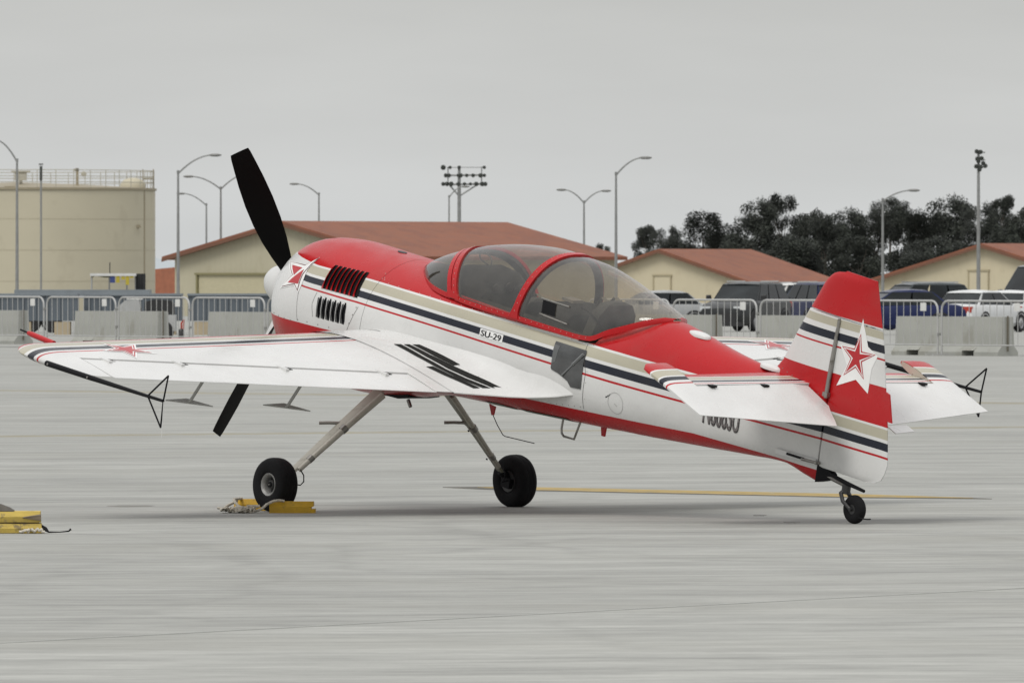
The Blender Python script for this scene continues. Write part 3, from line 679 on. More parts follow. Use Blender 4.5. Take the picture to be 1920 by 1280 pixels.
# ================================================================= GROUND EQUIPMENT AT THE LEFT
M_bg = mat('blue_grey_sheet', (0.105, 0.125, 0.145), 0.6, var=0.12, nscale=1.2); M_bg2 = mat('blue_grey_light', (0.19, 0.215, 0.235), 0.6, var=0.08); M_blk = mat('timber_block', (0.42, 0.35, 0.24), 0.8, var=0.1)
for x0, x1, D, lab in ((-60, 150, 300, 'blue grey container on timber blocks at the left edge'), (155, 345, 301, 'blue grey container on timber blocks below the tank edge'), (350, 545, 299, 'blue grey container on timber blocks left of the spinner')):
    k = FPX / D; a, b = at(x0, D), at(x1, D); Lc = b.x - a.x - .12; root = empty('equipment_container', ((a.x + b.x) / 2, D, a.z)); tag(root, lab, 'container', 'blue grey containers behind the barriers')
    zt, zb_ = hz(551, D) - a.z, hz(603, D) - a.z
    q = MB(); q.box((0, 0, (zt + zb_) / 2), (Lc, 1.2, zt - zb_ - .06)); cs = q.build('case', M_bg, root)
    n = 9
    for i in range(n):
        q = MB(); q.box((-Lc / 2 + Lc * (i + .5) / n, -.62, (zt + zb_) / 2), (.07, .05, zt - zb_ - .1)); q.build('rib', M_bg, root)
    q = MB(); q.box((0, -.03, zt - .02), (Lc + .04, 1.3, .07)); q.build('lid', M_bg2, root)
    for i in (-.36, 0.0, .36):
        q = MB(); q.box((i * Lc, -.1, zb_ / 2), (.5, 1.0, zb_)); q.build('support_block', M_blk, root)
D = 318; k = FPX / D; a = at(155, D); root = empty('flatbed_trailer', a); tag(root, 'long low blue grey trailer bed below the tank with gear on top', 'trailer')
X = lambda px: (px - 155) / k; zz = lambda py: hz(py, D) - a.z
q = MB(); q.box(((X(30) + X(282)) / 2, 0, (zz(543) + zz(556)) / 2), (X(282) - X(30), 2.2, zz(543) - zz(556))); q.build('bed', M_bg2, root)
for px in (60, 100, 230, 262): q = MB(); q.lathe([(0.0, -.12), (.34, -.12), (.38, 0), (.34, .12), (0, .12)], (X(px), -.95, .38), (0, 1, 0), 20); q.build('wheel', M_tyre2, root, smooth=40)
q = MB(); q.box(((X(30) + X(282)) / 2, 0, .5), (X(270) - X(40), .8, .2)); q.build('chassis', M_plast, root)
q = MB()
cart = empty('frame_cart', (a.x, a.y, a.z + zz(543) + .001)); tag(cart, 'white tubular frame rack with yellow straps on the trailer below the tank', 'rack'); c0 = zz(543)
for px in (172, 205, 238, 254):
    q = MB(); q.tube([(X(px), 0, 0), (X(px), 0, zz(517) - c0)], .03, 6); q.build('post', M_galv, cart)
q = MB(); q.box(((X(170) + X(256)) / 2, 0, zz(515) - c0), (X(256) - X(170), 1.0, .09)); q.build('top_shelf', M_plate, cart)
q = MB(); q.tube([(X(172), -.3, zz(519) - c0), (X(180), -.3, zz(516) - c0), (X(200), -.3, zz(519) - c0), (X(215), -.3, zz(517) - c0)], .035, 6); q.build('tube', M_olive, cart)
M_strap = mat('yellow_strap', (.45, .36, .04), .7); M_bluec = mat('blue_cloth', (.05, .07, .2), .8)
for px, y0, y1 in ((222, 517, 530), (232, 517, 524), (240, 516, 534), (248, 515, 521)): q = MB(); q.box((X(px), -.45, (zz(y0) + zz(y1)) / 2 - c0), (.12, .06, zz(y0) - zz(y1))); q.build('strap', M_strap, cart)
q = MB(); q.box((X(212), -.42, zz(524) - c0), (.16, .1, .22)); q.build('cloth', M_bluec, cart)
q = MB(); q.tube([(X(206), 0, zz(515) - c0), (X(206), 0, zz(492) - c0)], .018, 5); q.build('whip_aerial', M_plast, cart)
st = empty('cylinder_stack', (a.x, a.y, a.z + c0 + .001)); tag(st, 'group of tall black cylinders at the right end of the trailer', 'cylinders')
for px in (259, 263.5, 269): q = MB(); q.tube([(X(px), 0, 0), (X(px), 0, zz(513) - c0)], .075, 10); q.build('cylinder', M_plast, st, smooth=40)

# low tow tractor behind the barriers
D = 255; a = at(262, D); root = empty('tow_tractor', a, 0.0); tag(root, 'low light grey tow tractor with a black seat behind the barriers below the tank', 'tow tractor')
k = FPX / D; X = lambda px: (px - 262) / k; zz = lambda py: hz(py, D) - a.z; M_tt = mat('tractor_grey', (.36, .365, .36), .5, dirt=((.2, .19, .16), .4, 3, .55))
q = MB(); q.loft([[(x, -.6, .28), (x, .6, .28), (x, .55, z), (x, -.55, z)] for x, z in ((X(192), .45), (X(205), .72), (X(236), zz(563)), (X(262), zz(562)), (X(266), .75), (X(330), .72))], True, True, True); q.build('body', M_tt, root, smooth=30)
q = MB(); q.loft([[(x, -.5, z0), (x, .5, z0), (x, .5, z1), (x, -.5, z1)] for x, z0, z1 in ((X(272), .7, zz(566)), (X(290), .7, zz(561)), (X(322), .7, zz(563)), (X(327), .7, zz(570)))], True, True, True); q.build('seat', M_plast, root)
q = MB(); q.box((X(253), -.05, zz(562) + .03), (.42, .9, .05)); q.build('dash_cover', M_plate, root)
for px in (212, 306):
    for y in (-.58, .58): q = MB(); q.lathe([(.0, -.1), (.26, -.1), (.29, 0), (.26, .1), (0, .1)], (X(px), y, .29), (0, 1, 0), 20); q.build('wheel', M_tyre2, root, smooth=40)
# ================================================================= AIRCRAFT
RED, WHITE, BEIGE, NAVY = (0.43, 0.005, 0.008), (0.655, 0.655, 0.642), (0.43, 0.405, 0.315), (0.010, 0.013, 0.023)
TH, PITCH = radians(51.0), radians(12.5)
plane = empty('aerobatic_aircraft', (-0.856, 69.5, 0))
Fv = Vector((-cos(TH), sin(TH), 0)); Lv = Vector((-sin(TH), -cos(TH), 0)); Zv = Vector((0, 0, 1))
Xb = Fv * cos(PITCH) + Zv * sin(PITCH); Zb = -Fv * sin(PITCH) + Zv * cos(PITCH)
Rm = Matrix((Xb, Lv, Zb)).transposed()
plane.rotation_euler = Rm.to_euler()
tag(plane, 'red and white propeller aerobatic aircraft with bubble canopy parked on the concrete apron', 'aircraft')

def paint_nodes(name, colfn, rough=0.28, coat=0.10):
    m = bpy.data.materials.new(name); m.use_nodes = True
    nt = m.node_tree; b = nt.nodes['Principled BSDF']
    tc = nt.nodes.new('ShaderNodeTexCoord'); sp = nt.nodes.new('ShaderNodeSeparateXYZ')
    nt.links.new(tc.outputs['Object'], sp.inputs[0])
    c = colfn(nt, sp.outputs[0], sp.outputs[1], sp.outputs[2])
    n = nnoise(nt, 1.6, 5); f = nrange(nt, n, 0.3, 0.7, 0.93, 1.03)
    sc = nt.nodes.new('ShaderNodeVectorMath'); sc.operation = 'SCALE'
    nt.links.new(c, sc.inputs[0]); nt.links.new(f, sc.inputs['Scale'])
    # faint grime: streaky, a little brown
    g = nnoise(nt, 1.7, 6, vscale=(1.0, 1.0, 2.0), rough=0.6)
    gf = nrange(nt, g, 0.50, 0.80, 0.0, 0.16)
    c2 = nmix(nt, gf, sc.outputs[0], (0.16, 0.14, 0.11))
    gb = nt.nodes.new('ShaderNodeNewGeometry'); c2 = nmix(nt, gb.outputs['Backfacing'], c2, (0.045, 0.045, 0.045))   # unpainted inner side of the skin
    nt.links.new(c2, b.inputs['Base Color'])
    nt.links.new(nrange(nt, nnoise(nt, 9.0, 5), 0.3, 0.7, rough - 0.06, rough + 0.10), b.inputs['Roughness'])
    b.inputs['Specular IOR Level'].default_value = 0.32
    b.inputs['Coat Weight'].default_value = coat; b.inputs['Coat Roughness'].default_value = 0.06
    bn = nt.nodes.new('ShaderNodeBump'); bn.inputs['Strength'].default_value = 0.25; bn.inputs['Distance'].default_value = 0.004
    nt.links.new(nnoise(nt, 3.5, 2), bn.inputs['Height']); nt.links.new(bn.outputs[0], b.inputs['Normal'])
    return m

def seg_line(nt, x, base, segs):   # piecewise-linear function of x made of clamped ranges
    out = None
    for x0, x1, dy in segs:
        r = nrange(nt, x, x0, x1, 0, dy)
        out = r if out is None else nmath(nt, 'ADD', out, r)
    return nmath(nt, 'ADD', out, base)
def band(nt, cond_a, cond_b): return nmath(nt, 'MULTIPLY', cond_a, cond_b)

def body_col(nt, x, y, z):
    z0 = seg_line(nt, x, 1.674, [(0.82, 0.19, 0.034), (0.19, -2.64, 0.089), (-2.64, -5.2, 0.053)])
    sw = seg_line(nt, x, 0.78, [(0.82, -0.34, 0.09), (-0.34, -2.64, 0.17), (-2.64, -4.4, -0.04)])
    d = nmath(nt, 'DIVIDE', nmath(nt, 'SUBTRACT', z, z0), sw)
    lower = nramp(nt, d, [(-1.4, WHITE), (-0.217, RED), (-0.199, WHITE), (-0.165, NAVY), (-0.108, WHITE), (-0.081, BEIGE), (-0.016, WHITE), (0.0, RED)], -1.4, 0.6)
    # front ring of the cowling carries no stripes, only white under red
    ring = nramp(nt, d, [(-1.4, WHITE), (0.0, RED)], -1.4, 0.6)
    fr = nmath(nt, 'GREATER_THAN', x, 0.93)
    c = nmix(nt, fr, lower, ring)
    # belly red
    zr = seg_line(nt, x, 1.205, [(1.30, 0.78, 0.046), (0.78, 0.38, 0.025), (0.38, -0.3, -0.05), (-1.5, -1.79, 0.028), (-1.79, -2.36, 0.052), (-2.36, -3.44, 0.089), (-3.44, -4.61, 0.011)])
    low = nmath(nt, 'LESS_THAN', z, zr)
    c = nmix(nt, low, c, RED)
    soot = nrange(nt, nnoise(nt, 2.2, 6, vscale=(0.35, 1.5, 1.5), rough=0.65), 0.50, 0.68, 0.0, 0.55)
    lowz = nrange(nt, z, 1.22, 1.05, 0.0, 1.0)
    c = nmix(nt, nmath(nt, 'MULTIPLY', soot, lowz), c, (0.10, 0.085, 0.06))
    # fin
    zf = nmath(nt, 'MULTIPLY_ADD', x, -0.024, 2.506 - 0.024 * 4.35)
    e = nmath(nt, 'SUBTRACT', z, zf)
    fin = nramp(nt, e, [(-1.0, RED), (-0.405, WHITE), (-0.224, RED), (-0.208, WHITE), (-0.170, NAVY), (-0.117, WHITE), (-0.080, BEIGE), (-0.020, WHITE), (0.0, RED)], -1.0, 0.6)
    isf = band(nt, nmath(nt, 'LESS_THAN', x, -3.9), nmath(nt, 'GREATER_THAN', z, 2.0))
    return nmix(nt, isf, c, fin)
M_body = paint_nodes('airframe_paint', body_col)

STR = [(-0.5, RED), (0.060, WHITE), (0.075, BEIGE), (0.150, WHITE), (0.172, NAVY), (0.240, WHITE), (0.262, RED), (0.280, WHITE)]
def wing_le(ay): return 0.13 + (ay - 0.45) * -0.055
def wing_te(ay): return -1.69 + (ay - 0.45) * 0.216
def wing_col(nt, x, y, z):
    return nramp(nt, nmath(nt, 'MULTIPLY', x, -1), [(-0.5, RED), (0.150, WHITE), (0.175, BEIGE), (0.290, WHITE), (0.332, NAVY), (0.408, WHITE), (0.442, RED), (0.462, WHITE)], -0.5, 0.8)
M_wing = paint_nodes('wing_paint', wing_col)
def tail_col(nt, x, y, z):
    ay = nmath(nt, 'ABSOLUTE', y)
    return nramp(nt, nmath(nt, 'SUBTRACT', -4.05, x), [(-0.5, RED), (0.150, WHITE), (0.170, BEIGE), (0.235, WHITE), (0.258, NAVY), (0.304, WHITE), (0.332, RED), (0.352, WHITE)], -0.5, 3.5)
M_tail = paint_nodes('tailplane_paint', tail_col)
M_white = paint_nodes('white_paint', lambda nt, x, y, z: nmix(nt, 0.0, WHITE, WHITE))
M_redp = paint_nodes('red_paint', lambda nt, x, y, z: nmix(nt, 0.0, RED, RED))
M_rub = mat('tyre_rubber', (0.012, 0.012, 0.013), 0.75, spec=0.12, var=0.25, nscale=8, bump=0.3, bscale=60)
M_black = mat('black_matt', (0.008, 0.008, 0.009), 0.55, spec=0.12, var=0.3)
M_dark = mat('dark_interior', (0.035, 0.036, 0.036), 0.8, spec=0.12, var=0.3)
M_seat = mat('seat_padding', (0.05, 0.052, 0.05), 0.9, var=0.3, nscale=12)
M_dgrey = mat('dark_grey_metal', (0.06, 0.06, 0.06), 0.45, metal=0.5, var=0.2)
M_steel = mat('dull_steel', (0.30, 0.29, 0.27), 0.42, metal=0.8, var=0.15, dirt=((0.10, 0.09, 0.07), 0.5, 14, 0.55))
M_gear = mat('titanium_gear_leg', (0.44, 0.42, 0.36), 0.45, metal=0.25, var=0.10, dirt=((0.24, 0.21, 0.16), 0.5, 7, 0.56))
M_gearf = mat('leg_fairing_pale', (0.58, 0.56, 0.49), 0.45, metal=0.1, var=0.10, dirt=((0.28, 0.24, 0.18), 0.5, 9, 0.58))
M_gearo = mat('leg_olive_metal', (0.17, 0.165, 0.125), 0.45, metal=0.3, var=0.15)
M_prop = mat('propeller_black', (0.002, 0.002, 0.002), 0.6, spec=0.12, var=0.3)
M_propw = mat('propeller_front_white', (0.55, 0.55, 0.54), 0.45)
M_spade = mat('spade_grey', (0.40, 0.40, 0.38), 0.5)
M_rimr = mat('rim_worn_metal', (0.34, 0.34, 0.33), 0.5, metal=0.4, var=0.2)
M_walk = mat('walkway_grip', (0.022, 0.022, 0.020), 0.95, spec=0.12, var=0.25, nscale=60, bump=0.5, bscale=300)
M_star = mat('star_red', (0.43, 0.014, 0.02), 0.35, coat=0.2)
M_starw = mat('star_white', (0.78, 0.78, 0.765), 0.35, coat=0.2)
M_ink = mat('lettering_black', (0.012, 0.012, 0.014), 0.4)
M_inkg = mat('lettering_grey', (0.20, 0.18, 0.18), 0.4)
M_seam = mat('panel_gap', (0.10, 0.095, 0.09), 0.8)
M_rivet = mat('fastener', (0.30, 0.28, 0.26), 0.4, metal=0.7)
M_rivr = mat('fastener_on_red', (0.55, 0.35, 0.33), 0.4, metal=0.5)

def glass_mat(name, tint, refl=1.0):
    m = bpy.data.materials.new(name); m.use_nodes = True
    nt = m.node_tree; nt.nodes.clear()
    out = nt.nodes.new('ShaderNodeOutputMaterial'); tr = nt.nodes.new('ShaderNodeBsdfTransparent')
    gl = nt.nodes.new('ShaderNodeBsdfGlossy'); fr = nt.nodes.new('ShaderNodeFresnel'); mx = nt.nodes.new('ShaderNodeMixShader')
    n = nnoise(nt, 2.2, 4); f = nrange(nt, n, 0.3, 0.7, 0, 1)
    c = nmix(nt, f, tuple(t * 0.95 for t in tint), tint)
    nt.links.new(c, tr.inputs[0])
    gl.inputs['Roughness'].default_value = 0.03; gl.inputs[0].default_value = (0.95, 0.95, 0.95, 1)
    gm = nt.nodes.new('ShaderNodeNewGeometry'); nt.links.new(nrange(nt, gm.outputs['Backfacing'], 0, 1, 1.45, 1 / 1.45), fr.inputs[0])
    df = nt.nodes.new('ShaderNodeBsdfDiffuse'); df.inputs[0].default_value = (0.45, 0.43, 0.38, 1)
    m2 = nt.nodes.new('ShaderNodeMixShader')
    sp_ = nnoise(nt, 7.0, 8, rough=0.7); m2f = nrange(nt, sp_, 0.35, 0.75, 0.03, 0.10)
    nt.links.new(m2f, m2.inputs[0]); nt.links.new(tr.outputs[0], m2.inputs[1]); nt.links.new(df.outputs[0], m2.inputs[2])
    nt.links.new(nmath(nt, 'ADD', fr.outputs[0], 0.035), mx.inputs[0]); nt.links.new(m2.outputs[0], mx.inputs[1]); nt.links.new(gl.outputs[0], mx.inputs[2])
    nt.links.new(mx.outputs[0], out.inputs[0])
    return m
M_glass = glass_mat('smoked_plexiglass', (0.79, 0.74, 0.66))
M_dglass = glass_mat('dark_side_glass', (0.30, 0.30, 0.28))

# ---- fuselage sections: x, top, bottom, half width, z of max width, upper exponent, lower exponent
FUS = [
 (1.42, 1.60, 1.02, 0.29, 1.31, 2.0, 2.0), (1.40, 1.66, 0.95, 0.335, 1.31, 2.0, 2.0), (1.33, 1.735, 0.875, 0.395, 1.31, 2.0, 2.0),
 (1.20, 1.80, 0.82, 0.465, 1.31, 2.0, 2.0), (1.0, 1.847, 0.785, 0.52, 1.31, 2.0, 2.0), (0.7, 1.874, 0.765, 0.55, 1.31, 2.0, 2.0),
 (0.4, 1.878, 0.785, 0.545, 1.33, 2.05, 2.0), (0.08, 1.885, 0.835, 0.52, 1.37, 2.1, 2.0), (-0.2, 1.885, 0.905, 0.485, 1.42, 2.3, 2.1),
 (-0.5, 1.855, 0.985, 0.455, 1.46, 2.8, 2.2), (-0.9, 1.84, 1.03, 0.435, 1.50, 3.4, 2.3), (-1.4, 1.835, 1.077, 0.42, 1.52, 3.4, 2.4),
 (-2.0, 1.845, 1.138, 0.395, 1.54, 3.4, 2.6), (-2.3, 1.862, 1.168, 0.378, 1.56, 3.2, 2.7), (-2.45, 1.925, 1.184, 0.365, 1.57, 2.8, 2.8),
 (-2.65, 2.015, 1.205, 0.345, 1.58, 2.4, 2.8), (-2.86, 2.082, 1.225, 0.322, 1.60, 2.1, 2.8), (-3.11, 2.060, 1.253, 0.290, 1.62, 2.0, 2.8),
 (-3.54, 2.010, 1.300, 0.225, 1.65, 2.0, 2.8), (-3.91, 1.985, 1.342, 0.165, 1.67, 2.0, 2.8), (-4.28, 1.965, 1.375, 0.105, 1.69, 2.0, 2.8),
 (-4.45, 1.955, 1.345, 0.075, 1.69, 2.0, 2.8), (-4.62, 1.95, 1.318, 0.045, 1.70, 2.0, 2.8)]
def fus_par(x): return [sinterp(FUS, x, k) for k in range(1, 7)]
def fus_sec(x, n=44):
    zt, zb, w, zm, nt_, nb = fus_par(x); pts = []
    for i in range(n):
        a = 2 * pi * i / n
        c, s = cos(a), sin(a)      # a=0 top
        if c >= 0:
            pts.append((x, w * math.copysign(abs(s) ** (2 / nt_), s), zm + (zt - zm) * abs(c) ** (2 / nt_)))
        else:
            pts.append((x, w * math.copysign(abs(s) ** (2 / nb), s), zm - (zm - zb) * abs(c) ** (2 / nb)))
    return pts
def frange(a, b, n): return [a + (b - a) * i / n for i in range(n + 1)]
NS = 44
fx = frange(0.082, -0.5, 7) + frange(-0.5, -2.45, 22)[1:] + frange(-2.45, -4.62, 26)[1:]
mb = MB()
secs = [fus_sec(x, NS) for x in fx]
mb.loft(secs, True, False, True)
# open the cockpit: drop the deck faces under the canopy
keep_f = []; keep_m = []
for f, m_ in zip(mb.f, mb.m):
    cx_ = sum(mb.v[i][0] for i in f) / len(f); cy_ = sum(mb.v[i][1] for i in f) / len(f); cz_ = sum(mb.v[i][2] for i in f) / len(f)
    if -2.35 < cx_ < -0.5 and abs(cy_) < 0.31 and cz_ > 1.7: continue
    keep_f.append(f); keep_m.append(m_)
mb.f, mb.m = keep_f, keep_m
fuselage = mb.build('fuselage', M_body, plane, smooth=40)
# cockpit tub
mb = MB(); tub = []
for x in frange(-0.62, -2.22, 14):
    zt, zb, w, zm, a_, b_ = fus_par(x)
    k = w - 0.05
    tub.append([(x, k * 0.86, 1.80), (x, k, 1.6), (x, k * 0.9, zb + 0.2), (x, 0, zb + 0.12), (x, -k * 0.9, zb + 0.2), (x, -k, 1.6), (x, -k * 0.86, 1.80)])
mb.loft(tub, False, True, True)
mb.build('cockpit_tub', M_dark, plane, smooth=40)

# ---- cowling
mb = MB(); cx = [1.42, 1.415, 1.40, 1.37, 1.33, 1.27, 1.20, 1.1] + frange(1.0, 0.085, 14)
mb.loft([fus_sec(x, NS) for x in cx], True)
mb.loft([[(1.42, 0, 1.31)] * NS, [(p[0] - 0.02, p[1] * 0.55, 1.31 + (p[2] - 1.31) * 0.55) for p in fus_sec(1.42, NS)],
         [(p[0] - 0.01, p[1] * 0.93, 1.31 + (p[2] - 1.31) * 0.93) for p in fus_sec(1.42, NS)], fus_sec(1.42, NS)], True)
cowling = mb.build('cowling', M_body, plane, smooth=50)

def fus_y(x, z):                 # half width of the body at height z
    zt, zb, w, zm, nt_, nb = fus_par(x)
    if z >= zm: u = min(1, (z - zm) / (zt - zm)); return w * max(0, 1 - u ** nt_) ** (1 / nt_)
    u = min(1, (zm - z) / (zm - zb)); return w * max(0, 1 - u ** nb) ** (1 / nb)

# ---- fin and rudder (airfoil sections stacked in z)
def foil(le, te, t, y0=0.0, n=14):   # closed loop of (x, y) round a symmetrical section
    up = []
    for i in range(n + 1):
        u = (1 - cos(pi * i / n)) / 2
        yt = 5 * t * (0.2969 * sqrt(u) - 0.126 * u - 0.3516 * u * u + 0.2843 * u**3 - 0.1015 * u**4)
        up.append((le + (te - le) * u, yt * abs(le - te)))
    return up
def cut_foil(le, te, t, x0, x1, n=12):   # part of the section between x0 and x1 (x decreasing)
    r = []
    L = le - te
    for i in range(n + 1):
        x = x0 + (x1 - x0) * (1 - cos(pi * i / n)) / 2
        u = min(1, max(0, (le - x) / L))
        r.append((x, 5 * t * (0.2969 * sqrt(u) - 0.126 * u - 0.3516 * u * u + 0.2843 * u**3 - 0.1015 * u**4) * L))
    return r
FINLE = [(1.90, -3.80), (1.95, -3.93), (2.003, -4.00), (2.08, -4.065), (2.374, -4.208), (2.49, -4.27), (2.724, -4.395), (2.79, -4.46), (2.817, -4.53), (2.826, -4.60)]
HX = -4.628
mb = MB(); secs = []
for z in frange(1.88, 2.50, 12):
    le = interp(FINLE, z); te = -5.16; t = 0.09 * 1.2 / (le - te) * (1 if z > 1.98 else 1.3)
    top = cut_foil(le, te, t, le, HX)
    secs.append([(x, yy, z) for x, yy in top] + [(x, -yy, z) for x, yy in reversed(top)])
mb.loft(secs, True, True, True)
mb.build('fin', M_body, plane, smooth=40)
# rudder, balanced tip above z = 2.505
TE = [(1.464, -5.16), (1.475, -5.235), (1.50, -5.275), (1.574, -5.314), (1.865, -5.249), (2.403, -5.095), (2.824, -4.935)]
mb = MB(); secs = []
for z in [1.436, 1.45, 1.48, 1.53, 1.6] + frange(1.68, 2.5, 12):
    te = interp(TE, max(z, 1.464)); x0 = HX - 0.012
    if z < 1.50: te = [-5.12, -5.20, -5.262][[1.436, 1.45, 1.48].index(z)] if z in (1.436, 1.45, 1.48) else te
    zz = z + max(0, 0.035 * (1 - (z - 1.43) / 0.12)) * 0
    top = [(x, max(yy, 0.004)) for x, yy in cut_foil(-4.2, te, 0.085, x0, te)]
    # lower edge rises towards the hinge
    def zlow(x): return z
    secs.append([(x, yy, z) for x, yy in top] + [(x, -yy, z) for x, yy in reversed(top)])
mb.loft(secs, True, True, True)
secs = []
for z in frange(2.512, 2.70, 5) + [2.74, 2.77, 2.795, 2.812, 2.824, 2.834]:
    le = interp(FINLE, min(z, 2.826)); te = interp(TE, z)
    k = 1.0 if z < 2.78 else max(0.15, 1 - ((z - 2.78) / 0.056) ** 2)
    top = [(x, max(yy * k, 0.003)) for x, yy in cut_foil(le, te, 0.085, le, te)]
    if z > 2.80: le2 = le - (z - 2.80) * 2
    secs.append([(x, yy, z) for x, yy in top] + [(x, -yy, z) for x, yy in reversed(top)])
mb.loft(secs, True, True, True)
rudder = mb.build('rudder', M_body, plane, smooth=40)
mb = MB(); mb.tube([(HX - 0.003, 0.036, 2.49), (HX - 0.003, 0.050, 2.2), (HX - 0.003, 0.058, 1.93)], [0.014, 0.016, 0.017], 10)
mb.build('hinge_tube', M_steel, plane, smooth=40)
mb = MB(); mb.box((HX - 0.003, 0.06, 1.955), (0.05, 0.03, 0.03)); mb.build('hinge_bracket', M_steel, rudder)
mb = MB(); mb.prism([(-5.185, -0.006, 2.10), (-5.225, -0.006, 2.09), (-5.29, -0.006, 1.90), (-5.24, -0.006, 1.90)], (0, 0.012, 0))
mb.build('trim_plate', M_redp, rudder)

# ---- wings
ZW = 1.27
AIL_Y0, AIL_Y1 = 1.06, 3.58
def hinge_x(ay): return -0.60 + (ay - 3.6) * 0.239
def thick(ay): return lerp(0.160, 0.120, (ay - 0.45) / 3.38)
def tipf(ay):
    if ay < 3.60: return 1.0, 0.0
    u = (ay - 3.60) / 0.235
    return sqrt(max(0.0, 1 - u ** 2.4)), 0.20 * u ** 3.2
def wsec(ay, s, x0=None, x1=None, n=18):
    le0 = wing_le(ay); te = wing_te(ay); k, dl = tipf(ay)
    le = le0
    X0 = (le - dl) if x0 is None else x0; X1 = te + (0.05 * ((ay - 3.6) / 0.235) ** 3 if ay > 3.6 else 0) if x1 is None else x1
    r = []
    for i in range(n + 1):
        x = X0 + (X1 - X0) * (1 - cos(pi * i / n)) / 2
        u = (X0 - x) / (le - te) if x0 is None else (le - x) / (le - te)
        u = min(1, max(0, u))
        yt = 5 * thick(ay) * (0.2969 * sqrt(u) - 0.126 * u - 0.3516 * u * u + 0.2843 * u**3 - 0.1036 * u**4) * (le - te)
        r.append((x, max(0.0015, yt * max(k, 0.03))))
    return [(x, s * ay, ZW + t) for x, t in r] + [(x, s * ay, ZW - t) for x, t in reversed(r)]
wings = {}
for s in (1, -1):
    mb = MB()
    mb.loft([wsec(y, s) for y in (0.0, 0.2, 0.4, 0.6, 0.8, AIL_Y0)], True, True, False)
    mb.loft([wsec(y, s, None, hinge_x(y) + 0.0) for y in frange(AIL_Y0, AIL_Y1, 12)], True, False, False)
    mb.loft([wsec(y, s) for y in (AIL_Y1, 3.62, 3.66, 3.70, 3.74, 3.77, 3.795, 3.815, 3.828, 3.834)], True, False, True)
    # cove walls at the two aileron ends and along the hinge
    for y in (AIL_Y0, AIL_Y1):
        q = wsec(y, s, hinge_x(y), None, 10); mb.add(q, [tuple(range(len(q)))])
    a = [wsec(y, s, None, hinge_x(y)) for y in frange(AIL_Y0, AIL_Y1, 12)]; h = len(a[0]) // 2
    for p, q in zip(a, a[1:]): mb.add([p[h - 1], q[h - 1], q[h], p[h]], [(0, 1, 2, 3)])
    w = mb.build('wing', M_wing, plane, smooth=35)
    wings[s] = w
    mb = MB(); secs = []
    for y in frange(AIL_Y0 + 0.012, AIL_Y1 - 0.012, 12):
        hx = hinge_x(y) - 0.028; te = wing_te(y) - 0.03
        q = wsec(y, s, hx, te, 12); t0 = q[0][2] - ZW
        nose = [(hx + t0 * 0.35 * sin(a_), s * y, ZW + t0 * 0.94 * cos(a_)) for a_ in (pi * 0.15, pi * 0.32, pi * 0.5, pi * 0.68, pi * 0.85)]
        secs.append([(x, yy, ZW + (z - ZW) * 0.94) for x, yy, z in q] + list(reversed(nose)))
    mb.loft(secs, True, True, True)
    ail = mb.build('aileron', M_white, plane, smooth=35)
    for y in (1.28, 2.05, 2.85, 3.40):
        hx = hinge_x(y); tz = wsec(y, s, hx, wing_te(y), 4)[0][2]
        mb = MB(); mb.box((hx - 0.03, s * y, tz - 0.012), (0.13, 0.028, 0.035)); mb.build('hinge_bracket', M_white, ail)
        mb = MB(); mb.box((hx - 0.03, s * (y - 0.045), tz - 0.012), (0.07, 0.05, 0.012)); mb.build('hinge_slot', M_black, ail)

# ---- wing root fairing: swells from the wing into the body and sweeps aft
def fair(s):
    mb = MB(); secs = []
    rows = [(0.52, 0.0, 0.0, 0.0), (0.40, 0.004, 0.02, 0.0), (0.28, 0.010, 0.08, 0.008), (0.19, 0.020, 0.16, 0.020), (0.125, 0.034, 0.25, 0.040), (0.08, 0.052, 0.33, 0.062),
            (0.05, 0.072, 0.39, 0.080), (0.028, 0.096, 0.44, 0.096), (0.012, 0.125, 0.48, 0.112), (0.002, 0.155, 0.52, 0.126), (-0.012, 0.19, 0.56, 0.14)]
    for dl, up, aft, tz in rows:
        n = 30; top = []; bot = []
        ay0 = min(0.94, 0.42 + dl); le = wing_le(ay0); te = wing_te(ay0) - aft
        for i in range(n + 1):
            u = (1 - cos(pi * i / n)) / 2
            x = le - 0.02 + (te - le) * u; ay = fus_y(x, 1.46) + dl
            uu = min(1, max(0, (le - x) / (le - wing_te(ay0))))
            yt = 5 * thick(ay0) * (0.2969 * sqrt(uu) - 0.126 * uu - 0.3516 * uu**2 + 0.2843 * uu**3 - 0.1036 * uu**4) * (le - wing_te(ay0))
            kf = min(1, max(0, (u - 0.22) / 0.55)); kf = kf * kf * (3 - 2 * kf); kb = min(1, (1 - u) / 0.16); kb = kb * (2 - kb)
            zt = ZW + yt + 0.003 + up * 0.62 * kf * kb + tz * u ** 2
            zl = ZW - yt * 0.9 + tz * u ** 2 * 0.97 - 0.004 * (1 - u)
            if u > 0.97: zl = zt - 0.008
            top.append((x, s * ay, zt)); bot.append((x, s * ay, min(zl, zt - 0.006)))
        secs.append(top + bot[::-1])
    mb.loft(secs, True, False, True)
    return mb.build('wing_root_fairing', M_white, plane, smooth=60)
fairings = {s: fair(s) for s in (1, -1)}

